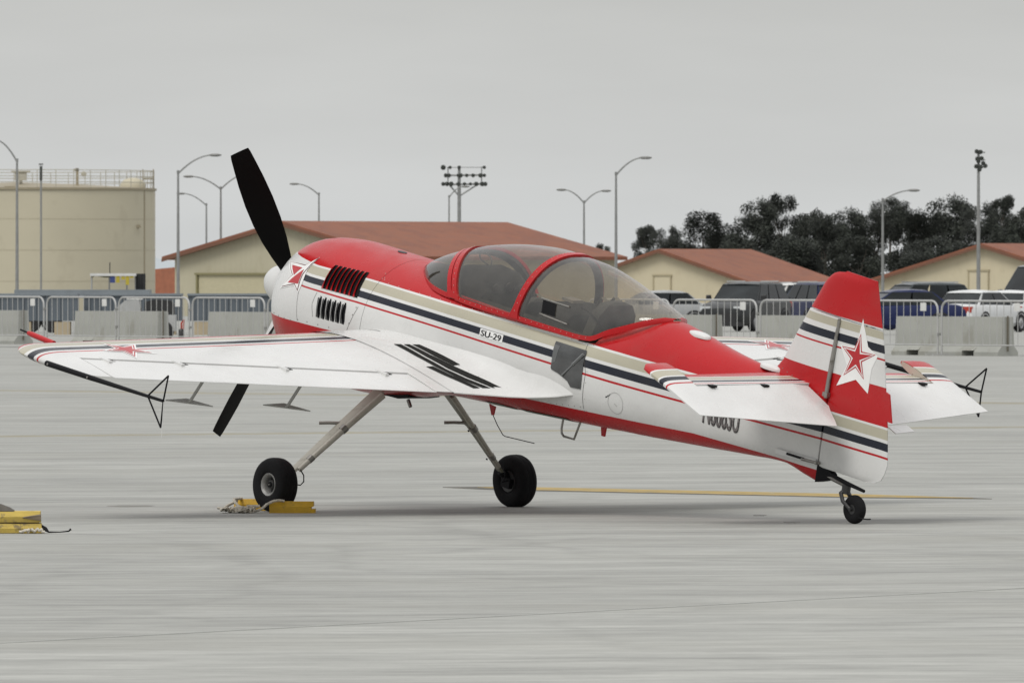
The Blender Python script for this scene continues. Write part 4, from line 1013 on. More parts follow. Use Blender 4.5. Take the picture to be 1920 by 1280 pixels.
# ---- tailplane, elevators (drooped 15 degrees), horn balances
ZT = 1.955; EH = -4.43; DR = radians(15.0)
def st_le(ay): return -3.985 - 0.06 * ay
for s in (1, -1):
    mb = MB()
    def ssec(ay):
        le = st_le(ay); te = -4.86; q = cut_foil(le, te, 0.085, le, EH + 0.0)
        return [(x, s * ay, ZT + t) for x, t in q] + [(x, s * ay, ZT - t) for x, t in reversed(q)]
    mb.loft([ssec(y) for y in (0.0, 0.15, 0.5, 0.8, 1.09)], True, True, True)
    mb.build('stabiliser', M_tail, plane, smooth=40)
    def erot(x, z): dx, dz = x - EH, z - ZT; return EH + dx * cos(DR) - dz * sin(DR) * -1 * -1, ZT + dx * sin(DR) + dz * cos(DR)
    def esec(ay, le, te, xin, k=1.0, nn=12):
        q = cut_foil(st_le(min(ay, 1.1)), te, 0.085, xin, te, nn)
        r = []
        for x, t in q: X, Zz = erot(x, ZT + max(t * k, 0.002)); r.append((X, s * ay, Zz))
        for x, t in reversed(q): X, Zz = erot(x, ZT - max(t * k, 0.002)); r.append((X, s * ay, Zz))
        return r
    mb = MB()
    ete = lambda ay: lerp(-5.0, -4.815, (ay - 0.22) / 1.1)
    rows = [(0.075, -4.70), (0.13, -4.80), (0.185, -4.92), (0.225, -4.995)]
    secs = [esec(a_, None, b_, EH - 0.012) for a_, b_ in rows] + [esec(y, None, ete(y), EH - 0.012) for y in frange(0.26, 1.105, 6)]
    mb.loft(secs, True, True, False)
    hs = [(1.105, 1.0, 0.0), (1.16, 1.0, 0.0), (1.22, 0.97, 0.005), (1.27, 0.9, 0.015), (1.30, 0.78, 0.03), (1.325, 0.55, 0.055), (1.338, 0.25, 0.09)]
    mb.loft([esec(y, None, ete(y), -4.055 - dl, k, 16) for y, k, dl in hs], True, True, True)
    el = mb.build('elevator', M_tail, plane, smooth=40)
    mb = MB(); q = esec(1.102, None, ete(1.102), -4.07, 0.93, 16); mb.add(q, [tuple(range(len(q)))])
    mb.v = [(v[0], v[1] - s * 0.003, v[2]) for v in mb.v]
    mb.build('horn_rib', mat('horn_rib_metal', (0.55, 0.50, 0.42), 0.5, metal=0.2, dirt=((0.1, 0.05, 0.04), 0.6, 30, 0.6)), el)
    for y in (0.50, 0.98):
        mb = MB(); X, Zz = erot(EH - 0.03, ZT + 0.040); mb.box((X, s * y, Zz), (0.05, 0.05, 0.012)); mb.build('hinge_slot', M_black, el)
mb = MB(); mb.prism([(-4.98, -0.24, 1.80), (-4.96, -0.44, 1.80), (-5.05, -0.44, 1.775), (-5.08, -0.24, 1.77)], (0, 0, 0.006)); mb.build('trim_tab', M_white, plane)

# ---- canopy
CAN = [(-0.03, 0.02, 1.884, 1.888), (-0.10, 0.13, 1.858, 1.915), (-0.2, 0.215, 1.835, 1.966), (-0.36, 0.30, 1.805, 2.041), (-0.50, 0.345, 1.792, 2.092), (-0.66, 0.368, 1.784, 2.151),
       (-0.93, 0.382, 1.784, 2.222), (-1.2, 0.387, 1.790, 2.272), (-1.5, 0.385, 1.800, 2.302), (-1.89, 0.376, 1.808, 2.298), (-2.15, 0.362, 1.812, 2.264),
       (-2.34, 0.343, 1.828, 2.222), (-2.48, 0.315, 1.897, 2.188), (-2.62, 0.265, 1.960, 2.155), (-2.76, 0.18, 2.033, 2.122), (-2.86, 0.03, 2.086, 2.092)]
def can_pt(x, t, off=0.0):       # t 0 = port sill, 1 = crown, 2 = starboard sill
    ys, zs, zt = (sinterp(CAN, x, k) for k in (1, 2, 3))
    a = (1 - t) * pi / 2; e = 2 / 2.15
    y = ys * math.copysign(abs(sin(a)) ** e, a); z = zs + (zt - zs) * abs(cos(a)) ** e
    if off:
        n = Vector((0, sin(a) / max(ys, .05), cos(a) / max(zt - zs, .05))).normalized()
        y += n.y * off; z += n.z * off
    return (x, y, z)
def can_grid(mbx, x0, x1, nx, off=0.0, nt_=24):
    mbx.loft([[can_pt(x, 2 * j / nt_, off) for j in range(nt_ + 1)] for x in frange(x0, x1, nx)], False)
def arch_x(foot, top, t): k = 1 - abs(t - 1); return lerp(foot, top, k ** 0.9)
def glass_panel(name, xa, xb, nx=14, nt_=28):   # xa(t), xb(t): front and rear limits
    mbx = MB()
    mbx.loft([[can_pt(lerp(xa(2 * j / nt_), xb(2 * j / nt_), i / nx), 2 * j / nt_) for j in range(nt_ + 1)] for i in range(nx + 1)], False)
    return mbx.build(name, M_glass, plane, smooth=60)
a1 = lambda t: arch_x(-0.775, -0.50, t)
a2 = lambda t: arch_x(-1.50, -1.66, t)
glass_panel('windscreen', lambda t: -0.03, a1)
glass_panel('canopy_glass', a1, a2)
rear_glass = glass_panel('rear_canopy_glass', a2, lambda t: -2.86, 22)
# solid frames following the glass
def arch(name, fx_, w, o1=0.012, m=None):
    mbx = MB(); nt_ = 40; secs = []
    for j in range(nt_ + 1):
        t = 2 * j / nt_; x = fx_(t); ww = w * (1 + 0.9 * max(0, 1 - min(t, 2 - t) / 0.10) ** 2)
        secs.append([can_pt(x + ww / 2, t, -0.012), can_pt(x + ww / 2, t, o1), can_pt(x - ww / 2, t, o1), can_pt(x - ww / 2, t, -0.012)])
    mbx.loft(secs, True, True, True)
    return mbx.build(name, m or M_redp, plane, smooth=40)
arch('windscreen_frame', lambda t: a1(t) + 0.030, 0.048)
arch('canopy_frame', lambda t: a1(t) - 0.032, 0.056)
arch('canopy_frame', a2, 0.060)
# dark inner hoops lining the frames
def hoop(fx_, w):
    mbx = MB(); nt_ = 36; secs = []
    for j in range(nt_ + 1):
        t = 0.02 + 1.96 * j / nt_; x = fx_(t)
        secs.append([can_pt(x + w / 2, t, -0.014), can_pt(x - w / 2, t, -0.014), can_pt(x - w / 2, t, -0.035), can_pt(x + w / 2, t, -0.035)])
    mbx.loft(secs, True, True, True)
    return mbx.build('inner_hoop', M_dgrey, plane, smooth=40)
hoop(lambda t: a1(t) - 0.01, 0.09); hoop(lambda t: a2(t) - 0.02, 0.075)
# sill frame: red band along the lower edge of the glass, both sides, meeting over the spine
def sill(name, xs, h0, off=0.007):
    for sgn in (0, 1):
        mbx = MB(); secs = []
        for x in xs:
            ys, zs, zt = (sinterp(CAN, x, k) for k in (1, 2, 3))
            hgt = max(zt - zs, 0.01); tt = min(0.98, h0(x) / (hgt + ys * 0.8))
            if sgn: tt = 2 - tt
            t0 = 0.0 if not sgn else 2.0
            p0 = can_pt(x, t0, off); pm = can_pt(x, (t0 + tt) / 2, off); p1 = can_pt(x, tt, off); p2 = can_pt(x, tt, -0.006)
            pb = (x, p0[1], p0[2] - 0.010)
            secs.append([pb, p0, pm, p1, p2])
        mbx.loft(secs, False)
        mbx.build(name, M_redp, plane, smooth=50)
sill('canopy_sill', frange(-0.80, -2.862, 44), lambda x: 0.020 if x > -2.3 else lerp(0.020, 0.06, (-2.3 - x) / 0.56))
sill('windscreen_sill', frange(-0.04, -0.74, 16), lambda x: 0.022)
# cockpit furniture
def blob(name, m, secs_, closed=True): q = MB(); q.loft(secs_, closed, True, True); return q.build(name, m, plane, smooth=50)
def rr(x, w, z0, z1): return [(x, w * 0.8, z0), (x, w, lerp(z0, z1, .35)), (x, w * 0.92, lerp(z0, z1, .75)), (x, w * 0.55, z1), (x, -w * 0.55, z1), (x, -w * 0.92, lerp(z0, z1, .75)), (x, -w, lerp(z0, z1, .35)), (x, -w * 0.8, z0)]
blob('instrument_hood', M_dark, [rr(-0.47, 0.18, 1.70, 1.95), rr(-0.52, 0.22, 1.70, 1.97), rr(-0.62, 0.29, 1.66, 2.00), rr(-0.84, 0.28, 1.64, 1.99), rr(-0.93, 0.26, 1.62, 1.90)])
blob('instrument_hood', M_dark, [rr(-1.50, 0.20, 1.60, 1.84), rr(-1.62, 0.24, 1.60, 1.95), rr(-1.78, 0.25, 1.60, 1.965), rr(-1.86, 0.24, 1.60, 1.90)])
for x0, zt in ((-1.22, 1.90), (-2.10, 2.07)):
    q = MB(); secs = []
    for z, wd, th_, sh in ((1.32, .20, .05, .10), (1.55, .21, .05, .04), (1.75, .20, .05, 0), (zt - .10, .17, .05, -.05), (zt - .02, .11, .05, -.07), (zt, .05, .03, -.075)):
        secs.append([(x0 + sh + th_, -wd, z), (x0 + sh + th_ * 1.2, 0, z), (x0 + sh + th_, wd, z), (x0 + sh - th_, wd, z), (x0 + sh - th_, -wd, z)])
    q.loft(secs, True, True, True); q.build('seat', M_seat, plane, smooth=45)
q = MB(); q.box((-1.70, 0.02, 1.975), (0.13, 0.10, 0.022)); q.build('instrument_box', mat('pale_instrument', (0.26, 0.25, 0.23), 0.6), plane)
# dark coaming under the windscreen
q = MB(); secs = []
for x in frange(-0.05, -0.62, 12):
    ys = sinterp(CAN, x, 1) * 0.97; row = []
    for j in range(13):
        y = ys * (-1 + 2 * j / 12); zt_ = fus_par(x)[0]; zm_ = fus_par(x)[3]; w_ = fus_par(x)[2]; n_ = fus_par(x)[4]
        zz_ = zm_ + (zt_ - zm_) * max(0, 1 - (abs(y) / w_) ** n_) ** (1 / n_)
        row.append((x, y, zz_ + 0.006))
    secs.append(row)
q.loft(secs, False); q.build('coaming', M_dark, plane, smooth=40)
q = MB(); q.tube([(-1.98, .16, 1.98), (-2.1, .2, 1.985), (-2.24, .2, 1.93), (-2.28, .17, 1.86), (-2.2, .12, 1.85)], 0.008, 8); q.build('harness_loop', M_black, plane, smooth=40)
M_belt = mat('harness_webbing', (0.16, 0.15, 0.12), 0.9, var=0.2)
for x0, zt in ((-1.22, 1.90), (-2.10, 2.07)):
    for sy in (.06, -.06):
        q = MB(); q.loft([[(x0 + dx, sy - .02, z), (x0 + dx, sy + .02, z)] for dx, z in ((-.06, zt - .02), (.02, zt + .012), (.055, zt - .02), (.075, zt - .12), (.10, zt - .30))], False); q.build('harness_strap', M_belt, plane)
for y, z in ((-.12, 1.93), (0, 1.94), (.12, 1.93)):
    q = MB(); q.lathe([(.035, 0), (.035, -.012), (.028, -.014), (0, -.012)], (-.935, y, z - .04), (1, 0, 0), 16); q.build('instrument', M_dgrey, plane, smooth=40)
# tub shoulder rails seen through the glass
for s in (1, -1):
    q = MB(); q.loft([[(x, s * (fus_y(x, 1.80) - 0.03), 1.80), (x, s * (fus_y(x, 1.80) - 0.09), 1.815), (x, s * (fus_y(x, 1.80) - 0.09), 1.72)] for x in frange(-0.55, -2.2, 12)], True, True, True)
    q.build('cockpit_rail', M_dark, plane, smooth=30)
q = MB(); pts = []
for i in range(17):
    a = 2 * pi * i / 16; pts.append((-0.60 + 0.10 * math.copysign(abs(cos(a)) ** .6, cos(a)) , -0.02 - 0.02 * cos(a), 2.045 + 0.035 * math.copysign(abs(sin(a)) ** .6, sin(a)) + 0.02 * cos(a)))
q.tube(pts, 0.006, 6, caps=False); q.build('mirror', M_dgrey, plane, smooth=40)
# hinged vent in the rear canopy
def sidept(x, z, off=0.0):
    lo, hi = 0.0, 1.0
    for _ in range(30):
        m_ = (lo + hi) / 2
        if can_pt(x, m_)[2] < z: lo = m_
        else: hi = m_
    return can_pt(x, lo, off)
q = MB(); g = [[sidept(lerp(-1.775, -1.925, i / 4) - 0.02 * (1 - j / 4), lerp(1.905, 1.995, j / 4), 0.004) for j in range(5)] for i in range(5)]
q.loft(g, False); q.build('vent_opening', M_black, plane)
for (xa, za, xb, zb_) in ((-1.75, 2.003, -2.06, 2.005), (-1.78, 1.895, -2.09, 1.885)):
    q = MB(); q.tube([sidept(lerp(xa, xb, i / 5), lerp(za, zb_, i / 5), 0.006) for i in range(6)], 0.005, 6); q.build('vent_rail', M_steel, plane)

# ---- propeller and spinner (blade angles from the photograph)
HUB = Vector((1.573, 0, 1.335)); PR = 1.255
q = MB(); q.lathe([(0.0, 0.320), (0.035, 0.314), (0.08, 0.285), (0.12, 0.23), (0.15, 0.16), (0.168, 0.08), (0.175, 0.0), (0.175, -0.10), (0.14, -0.11)], HUB, (1, 0, 0), 36)
q.build('spinner', M_white, plane, smooth=50)
def blade(ang):
    rad = Vector((0, sin(ang), cos(ang))); tan = Vector((0, cos(ang), -sin(ang))); ax = Vector((1, 0, 0))
    secs = []
    for r, c, tw, th_ in ((0.10, 0.10, 62, .05), (0.18, 0.11, 58, .045), (0.30, 0.155, 50, .034), (0.45, 0.195, 41, .026), (0.62, 0.218, 34, .022), (0.80, 0.222, 29, .018), (0.98, 0.205, 25, .014), (1.12, 0.18, 23, .011), (1.22, 0.160, 22, .009), (1.255, 0.145, 22, .004)):
        a = radians(tw); ch = tan * cos(a) + ax * sin(a); nn = ax * cos(a) - tan * sin(a)
        p = HUB + rad * r
        sec = []
        for u, t in ((-0.5, 0), (-0.3, .8), (0, 1), (0.3, .7), (0.5, 0), (0.3, -.15), (0, -.2), (-0.3, -.15)):
            sec.append(p + ch * (c * (u + 0.03)) + nn * (th_ * t))
        secs.append(sec)
    m = MB(); m.loft(secs, True, True, True)
    for i in range(len(secs) - 1):
        for j in range(8):
            if j < 4: m.m[i * 8 + j] = 1
    return m
BA = radians(33.5)
for k in range(3):
    m = blade(BA + k * 2 * pi / 3); m.build('propeller_blade', [M_prop, M_propw], plane, smooth=45)

# ---- landing gear
def w2b(p):
    d = Vector(p) - plane.location; return Vector((d.dot(Xb), d.dot(Lv), d.dot(Zb)))
def wheel(name, c, ax, R, W, rim, out):
    root = MB()
    h = W / 2
    prof = [(rim * 0.98, -h * 0.72), (rim * 1.06, -h * 0.86), (rim * 1.3, -h * 0.98), (R * 0.82, -h), (R * 0.93, -h * 0.84), (R * 0.985, -h * 0.55), (R, -h * 0.27), (R * 0.994, -h * 0.24), (R * 1.0, -h * 0.20),
            (R, h * 0.20), (R * 0.994, h * 0.24), (R, h * 0.27), (R * 0.985, h * 0.55), (R * 0.93, h * 0.84), (R * 0.82, h), (rim * 1.3, h * 0.98), (rim * 1.06, h * 0.86), (rim * 0.98, h * 0.72)]
    root.lathe(prof, c, ax, 56)
    t = root.build('tyre', M_rub, plane, smooth=50)
    q = MB(); q.lathe([(rim * 1.05, out * h * 0.80), (rim * 1.0, out * h * 0.88), (rim * 0.86, out * h * 0.80), (rim * 0.74, out * h * 0.55), (rim * 0.70, out * h * 0.1)], c, ax, 40)
    q.build('rim', M_rimr, t, smooth=40)
    q = MB(); q.lathe([(rim * 0.71, out * h * 0.12), (rim * 0.50, out * h * 0.15), (rim * 0.44, out * h * 0.48), (rim * 0.36, out * h * 0.60), (0, out * h * .62)], c, ax, 32); q.build('wheel_web', M_dgrey, t, smooth=40)
    q = MB(); q.lathe([(rim * 0.26, out * h * 0.63), (rim * 0.24, out * h * 0.72), (0, out * h * 0.74)], c, ax, 20); q.build('hub_cap', M_black, t, smooth=40)
    q = MB(); q.lathe([(rim * 0.07, out * h * 0.74), (rim * 0.05, out * h * 0.78), (0, out * h * 0.79)], c, ax, 12); q.build('axle_nut', M_rivet, t, smooth=40)
    q = MB(); q.lathe([(rim * 1.02, -out * h * 0.75), (rim * 0.95, -out * h * 0.9), (rim * 0.3, -out * h * 0.9), (0, -out * h * 0.95)], c, ax, 32); q.build('brake_disc', M_dgrey, t, smooth=40)
    return t
O0 = plane.location.copy()
for s, yw in ((1, 1.137), (-1, -1.120)):
    base = O0 + Lv * yw + Vector((0, 0, 0.196)); cb = w2b(base) + Vector((0.01 if s > 0 else -0.01, 0, 0))
    ax = Vector((0, 1, 0.04 * s))
    wheel('main', cb, ax, 0.200, 0.155, 0.083, s)
    top = Vector((0.02 if s > 0 else -0.03, s * 0.30, 0.90)); bot = cb + Vector((0.02, -s * 0.135, 0.075))
    dirv = (bot - top).normalized(); fwd = Vector((1, 0, 0)); nrm = dirv.cross(fwd).normalized() * (1 if s > 0 else -1)
    # flat tapered spring leg
    q = MB(); secs = []
    for t in frange(0, 1, 8):
        p = top.lerp(bot, t) + nrm * (0.004 * sin(pi * t)) * (-1); w_ = lerp(0.058, 0.032, t) * (1.0 if s > 0 else 1.25); th_ = lerp(0.016, 0.011, t)
        secs.append([p + fwd * w_ + nrm * th_ * .6, p + fwd * w_ * .3 + nrm * th_, p - fwd * w_ * .7 + nrm * th_, p - fwd * w_ + nrm * 0, p - fwd * w_ * .7 - nrm * th_, p + fwd * w_ * .3 - nrm * th_, p + fwd * w_ - nrm * th_ * .6])
    q.loft(secs, True, True, True); leg = q.build('gear_leg', M_gear if s > 0 else M_gearo, plane, smooth=35)
    q = MB(); q.tube([top.lerp(bot, t) - fwd * lerp(0.055, 0.032, t) + nrm * (-0.004 * sin(pi * t) + 0.008) for t in frange(0.02, 0.93, 8)], [lerp(0.027, 0.020, t) * (1 if s > 0 else 0.8) for t in frange(0.02, 0.93, 8)], 12)
    q.build('leg_fairing', M_gearf if s > 0 else M_gear, leg, smooth=40)
    for t in (0.44, 0.80):
        p = top.lerp(bot, t) - fwd * lerp(0.05, 0.028, t) + nrm * (-0.004 * sin(pi * t) + .008)
        q = MB(); q.tube([p - dirv * 0.022, p + dirv * 0.022], (0.032 if t < .6 else 0.027) * (1 if s > 0 else 0.9), 14); q.build('clamp', M_steel, leg, smooth=30)
        q = MB(); q.tube([p + nrm * 0.030 + Vector((0.03, 0, 0)), p + nrm * 0.038 + Vector((0.03, 0, 0))], 0.008, 8); q.build('bolt', M_black, leg)
    p = top.lerp(bot, 0.40)
    q = MB(); q.tube([p + fwd * 0.03, p + fwd * 0.07 + Vector((0.02, 0.07, -0.01)), p + fwd * 0.07 + Vector((0.06, 0.13, -0.02))], 0.0125, 10); q.tube([p + fwd * 0.02 + dirv * 0.045, p + fwd * 0.055 + dirv * .02, p + fwd * 0.05 - dirv * 0.02, p + fwd * 0.02 - dirv * 0.05], 0.011, 8)
    q.build('step_peg', M_steel, leg, smooth=40)
    # axle, fork bracket, brake hose
    q = MB(); q.tube([bot, bot.lerp(cb, 0.5) + Vector((0, 0, -0.01)), cb - ax * s * 0.03], [0.032, 0.034, 0.028], 12); q.box(cb - ax * s * 0.10 + Vector((-0.03, 0, 0.0)), (0.10, 0.035, 0.075)); q.build('axle_bracket', M_black, leg, smooth=35)
    q = MB(); b0 = top.lerp(bot, .93) - fwd * .06
    q.tube([b0, b0 + Vector((-0.045, 0, -0.03)), b0 + Vector((-0.055, 0, -0.075)), b0 + Vector((-0.02, 0, -0.11)), cb + Vector((-0.05, -s * 0.10, 0.02))], 0.005, 6); q.build('brake_hose', M_black, leg, smooth=40)

# ---- tail wheel
twc = w2b(O0 - Fv * 5.18 + Vector((0, 0, 0.102)))
q = MB(); q.lathe([(0.035, -0.030), (0.06, -0.036), (0.088, -0.030), (0.100, -0.014), (0.102, 0), (0.100, 0.014), (0.088, 0.030), (0.06, 0.036), (0.035, 0.030)], twc, (0, 1, 0), 40)
tw = q.build('tail_wheel', M_rub, plane, smooth=50)
q = MB(); q.lathe([(0.0, 0.028), (0.036, 0.028), (0.04, 0.0), (0.036, -0.028), (0, -0.028)], twc, (0, 1, 0), 24); q.build('rim', M_dgrey, tw, smooth=40)
up = w2b(O0 - Fv * 5.09 + Vector((0, 0, 0.240)))
q = MB()
for sy in (1, -1):
    q.tube([twc + Vector((0, sy * 0.040, 0)), twc.lerp(up, 0.35) + Vector((0.045, sy * 0.045, 0)), twc.lerp(up, 0.75) + Vector((0.04, sy * 0.035, 0)), up], [0.014, 0.015, 0.016, 0.02], 10)
q.tube([twc + Vector((0, -0.05, 0)), twc + Vector((0, 0.052, 0))], 0.012, 10)
q.tube([up + Vector((0, 0, -0.03)), up + Vector((0, 0, 0.045))], 0.032, 14)
q.build('castor_fork', M_dgrey, plane, smooth=40)
sp0 = Vector((-4.60, 0, 1.385)); sp1 = up + Vector((0.0, 0, 0.025))
q = MB(); q.tube([sp0, sp0.lerp(sp1, .5) + Vector((0, 0, .008)), sp1], [0.030, 0.026, 0.020], 10, flat=0.8); q.build('tail_spring', M_steel, plane, smooth=40)
q = MB(); q.tube([sp0.lerp(sp1, .45) + Vector((0, .02, .035)), sp1 + Vector((-0.02, 0.02, 0.025)), sp1 + Vector((-0.20, 0.01, 0.010))], [0.012, 0.016, 0.012], 8); q.build('steering_arm', M_black, plane, smooth=40)
q = MB(); q.loft([[(-4.622, -.04, 1.32), (-4.622, .04, 1.32), (-4.622, .04, 1.47), (-4.622, -.04, 1.47)], [(-4.70, -.03, 1.345), (-4.70, .03, 1.345), (-4.70, .03, 1.45), (-4.70, -.03, 1.45)], [(-4.78, -.02, 1.375), (-4.78, .02, 1.375), (-4.78, .02, 1.41), (-4.78, -.02, 1.41)]], True, True, True)
q.build('spring_mount', M_black, plane)

# ---- small fittings
q = MB(); q.tube([(0.20, 3.40, 1.275), (0.02, 3.44, 1.285)], 0.02, 10); 
q = MB(); q.tube([(-0.02, 3.38, 1.285), (0.25, 3.38, 1.290), (0.30, 3.38, 1.291)], [0.021, 0.021, 0.016], 12); pt = q.build('pitot_tube', M_redp, plane, smooth=40)
q = MB(); q.tube([(0.28, 3.38, 1.291), (0.40, 3.38, 1.293)], [0.008, 0.006], 8); q.build('pitot_tip', M_black, pt, smooth=40)
for s in (1, -1):
    y0 = s * 3.842
    q = MB(); q.tube([(-0.58, y0, 1.272), (-1.12, y0, 1.290), (-1.80, y0, 1.316), (-1.985, y0, 1.324)], [0.021, 0.019, 0.012, 0.011], 10)
    rod = q.build('sighting_rod', M_black, plane, smooth=40)
    T, B, J, E_ = (-2.005, y0, 1.510), (-1.995, y0, 1.135), (-1.80, y0, 1.318), (-1.985, y0, 1.323)
    for a, b in ((J, T), (J, B), (T, E_), (E_, B)):
        q = MB(); q.tube([a, b], 0.0065, 6); q.build('sight_wire', M_black, rod)
    q = MB(); q.tube([(-0.62, y0 + s * 0.02, 1.275), (-0.62, y0 + s * 0.025, 1.275)], 0.008, 8); q.tube([(-1.1, y0 + s * 0.018, 1.29), (-1.1, y0 + s * 0.023, 1.29)], 0.008, 8); q.build('screw', M_rivet, rod)
    if s > 0:
        q = MB(); q.tube([(-1.99, y0, 1.32), (-2.02, y0, 1.07)], 0.0022, 4); q.build('sight_thread', M_white, rod)
    # aileron spades hanging under the wing
    for y in (2.60, 1.85):
        y1 = s * y; hx = hinge_x(y) + 0.02; px_, pz_ = hx + 0.14, 0.990
        q = MB(); q.tube([(hx - 0.02, y1, 1.235), (px_, y1, pz_ + 0.005)], 0.014, 8, flat=0.7); st = q.build('spade_arm', M_spade, plane, smooth=40)
        zf_ = lambda x_: pz_ - 0.02 * (x_ - px_)
        P_ = [(px_ + 0.10, y1 + 0.14), (px_ + 0.14, y1 - 0.08), (px_ - 0.13, y1 - 0.12)]
        q = MB(); q.prism([(a_, b_, zf_(a_)) for a_, b_ in P_], (0, 0, 0.008)); q.build('spade_plate', M_spade, st)
q = MB(); q.prism([(-0.90, -0.006, 1.015), (-0.975, -0.006, 1.01), (-0.965, -0.006, 0.945), (-0.945, -0.006, 0.94)], (0, 0.012, 0)); an = q.build('belly_antenna', M_redp, plane)
q = MB(); q.tube([(-0.955, 0, 0.945), (-1.02, 0, 0.885), (-1.10, 0, 0.828), (-1.13, 0, 0.824), (-1.47, 0, 0.852)], 0.0035, 5); q.build('antenna_whip', M_black, an)
q = MB(); q.tube([(-1.96, 0.17, 1.18), (-1.955, 0.17, 1.08), (-1.965, 0.17, 1.045), (-1.99, 0.17, 1.030), (-2.11, 0.17, 1.035), (-2.16, 0.17, 1.19)], 0.0085, 8); q.build('boarding_step', M_steel, plane, smooth=40)
q = MB(); q.prism([(-2.19, -0.008, 1.17), (-2.25, -0.008, 1.17), (-2.245, -0.008, 1.085), (-2.215, -0.008, 1.085)], (0, 0.016, 0)); q.build('belly_fin', M_redp, plane)
# exhaust / cooler under the nose
q = MB(); q.loft([[(x, y, z) for y, z in ((-.15, zz), (.15, zz), (.15, zz + .09), (-.15, zz + .09))] for x, zz in ((0.20, .835), (-0.02, .85), (-0.13, .885))], True, True, True); q.build('oil_cooler_outlet', M_black, plane)
q = MB(); q.tube([(-0.10, .12, .86), (-0.14, .12, .815)], 0.014, 8); q.build('drain_pipe', M_steel, plane, smooth=40)
# spine blisters
for x, z in ((-3.165, 2.048), (-3.98, 1.998)):
    q = MB(); q.loft([[(x + 0.11 * cos(p_) * k, 0.03 + 0.05 * sin(p_) * k, z + h_) for p_ in [2 * pi * i / 20 for i in range(20)]] for k, h_ in ((1, -0.012), (1, 0.004), (.9, 0.014), (.6, .021), (.2, .024))], True, False, True)
    q.build('antenna_blister', M_white, plane, smooth=50)
q = MB(); q.loft([[(-0.0 + 0.35 + 0.05 * cos(p_) * k, 0.0 + 0.03 * sin(p_) * k, 1.876 + h_) for p_ in [2 * pi * i / 16 for i in range(16)]] for k, h_ in ((1, -.01), (.9, .008), (.2, .011))], True, False, True); q.build('filler_cap', M_dgrey, plane, smooth=50)
# rudder horn push-rod plate at the tail
q = MB(); q.prism([(-4.25, 0.112, 1.475), (-4.25, 0.112, 1.44), (-4.62, 0.055, 1.445), (-4.62, 0.055, 1.48)], (0, 0.006, 0)); hp = q.build('linkage_plate', M_white, plane)
q = MB(); q.tube([(-4.36, 0.105, 1.463), (-4.52, 0.080, 1.462)], 0.009, 8); q.build('linkage_rod', M_black, hp)
q = MB(); q.tube([(-4.50, 0.085, 1.457), (-4.66, 0.055, 1.462)], 0.011, 8); q.tube([(-4.64, 0.03, 1.462), (-4.64, 0.08, 1.462)], 0.012, 8); q.build('rudder_horn', M_steel, hp)
# belly panels (greenish grey)
M_belly = mat("belly_panel", (0.11, 0.12, 0.09), 0.4, var=0.3)
# ================================================================= MARKINGS AND SMALL DETAIL ON THE AIRCRAFT
def tree_of(names):
    V = []; F = []
    for o in plane.children:
        if o.name.split('.')[0] in names:
            n = len(V); V += [v.co.copy() for v in o.data.vertices]; F += [[i + n for i in p.vertices] for p in o.data.polygons]
    return BVHTree.FromPolygons(V, F)
T_body = tree_of(('fuselage', 'cowling')); T_wing = tree_of(('wing', 'wing_root_fairing', 'aileron')); T_rud = tree_of(('rudder', 'fin'))
def drop(tree, p, d):
    d = Vector(d).normalized(); h = tree.ray_cast(Vector(p) + d * 1.2, -d)
    if h[0] is not None and (h[0] - Vector(p)).length < 0.5: return h[0]
    return tree.find_nearest(Vector(p))[0]
def drape(name, poly, tree, d, off, m, parent=None, edge=0.035, kind=None):
    """a painted or stuck-on shape: polygon points in aircraft space laid on the surface along direction d"""
    d = Vector(d).normalized(); pts = [Vector(p) for p in poly]
    bm = bmesh.new(); vs = [bm.verts.new(p) for p in pts]
    for t in tessellate_polygon([pts]):
        try: bm.faces.new([vs[i] for i in t])
        except ValueError: pass
    for _ in range(6):
        es = [e for e in bm.edges if e.calc_length() > edge]
        if not es: break
        bmesh.ops.subdivide_edges(bm, edges=es, cuts=1); bmesh.ops.triangulate(bm, faces=bm.faces)
    for v in bm.verts:
        h = drop(tree, v.co, d); v.co = h + d * off
    bmesh.ops.recalc_face_normals(bm, faces=bm.faces)
    me = bpy.data.meshes.new(name); bm.to_mesh(me); bm.free(); me.materials.append(m)
    o = bpy.data.objects.new(name, me); COL.objects.link(o); o.parent = parent or plane
    if kind: o['kind'] = kind
    return o
UP, PORT = (0, 0, 1), (0, 1, 0.12)
M_belly2 = M_belly
# anti-slip strips on the wing root
WALK = {'a': [(-0.6254, 0.7548), (-0.8935, 0.7683), (-1.1563, 0.762), (-1.3789, 0.7316), (-1.5956, 0.6606), (-1.6236, 0.6091), (-1.4157, 0.6737), (-1.212, 0.7118), (-0.9328, 0.7182), (-0.642, 0.70)],
 'b': [(-0.6491, 0.6808), (-0.9393, 0.6987), (-1.2112, 0.6929), (-1.4044, 0.6594), (-1.634, 0.5929), (-1.6751, 0.5491), (-1.4927, 0.5738), (-1.3608, 0.5976), (-1.1783, 0.6236), (-0.9289, 0.6425), (-0.6613, 0.6354)],
 'c': [(-0.6712, 0.6185), (-0.9642, 0.6323), (-1.1765, 0.6193), (-1.1936, 0.5706), (-0.9315, 0.5663), (-0.692, 0.5674)],
 'd': [(-1.1285, 0.8329), (-1.3081, 0.801), (-1.5709, 0.7272), (-1.5851, 0.6769), (-1.3244, 0.7462), (-1.1363, 0.7745)]}
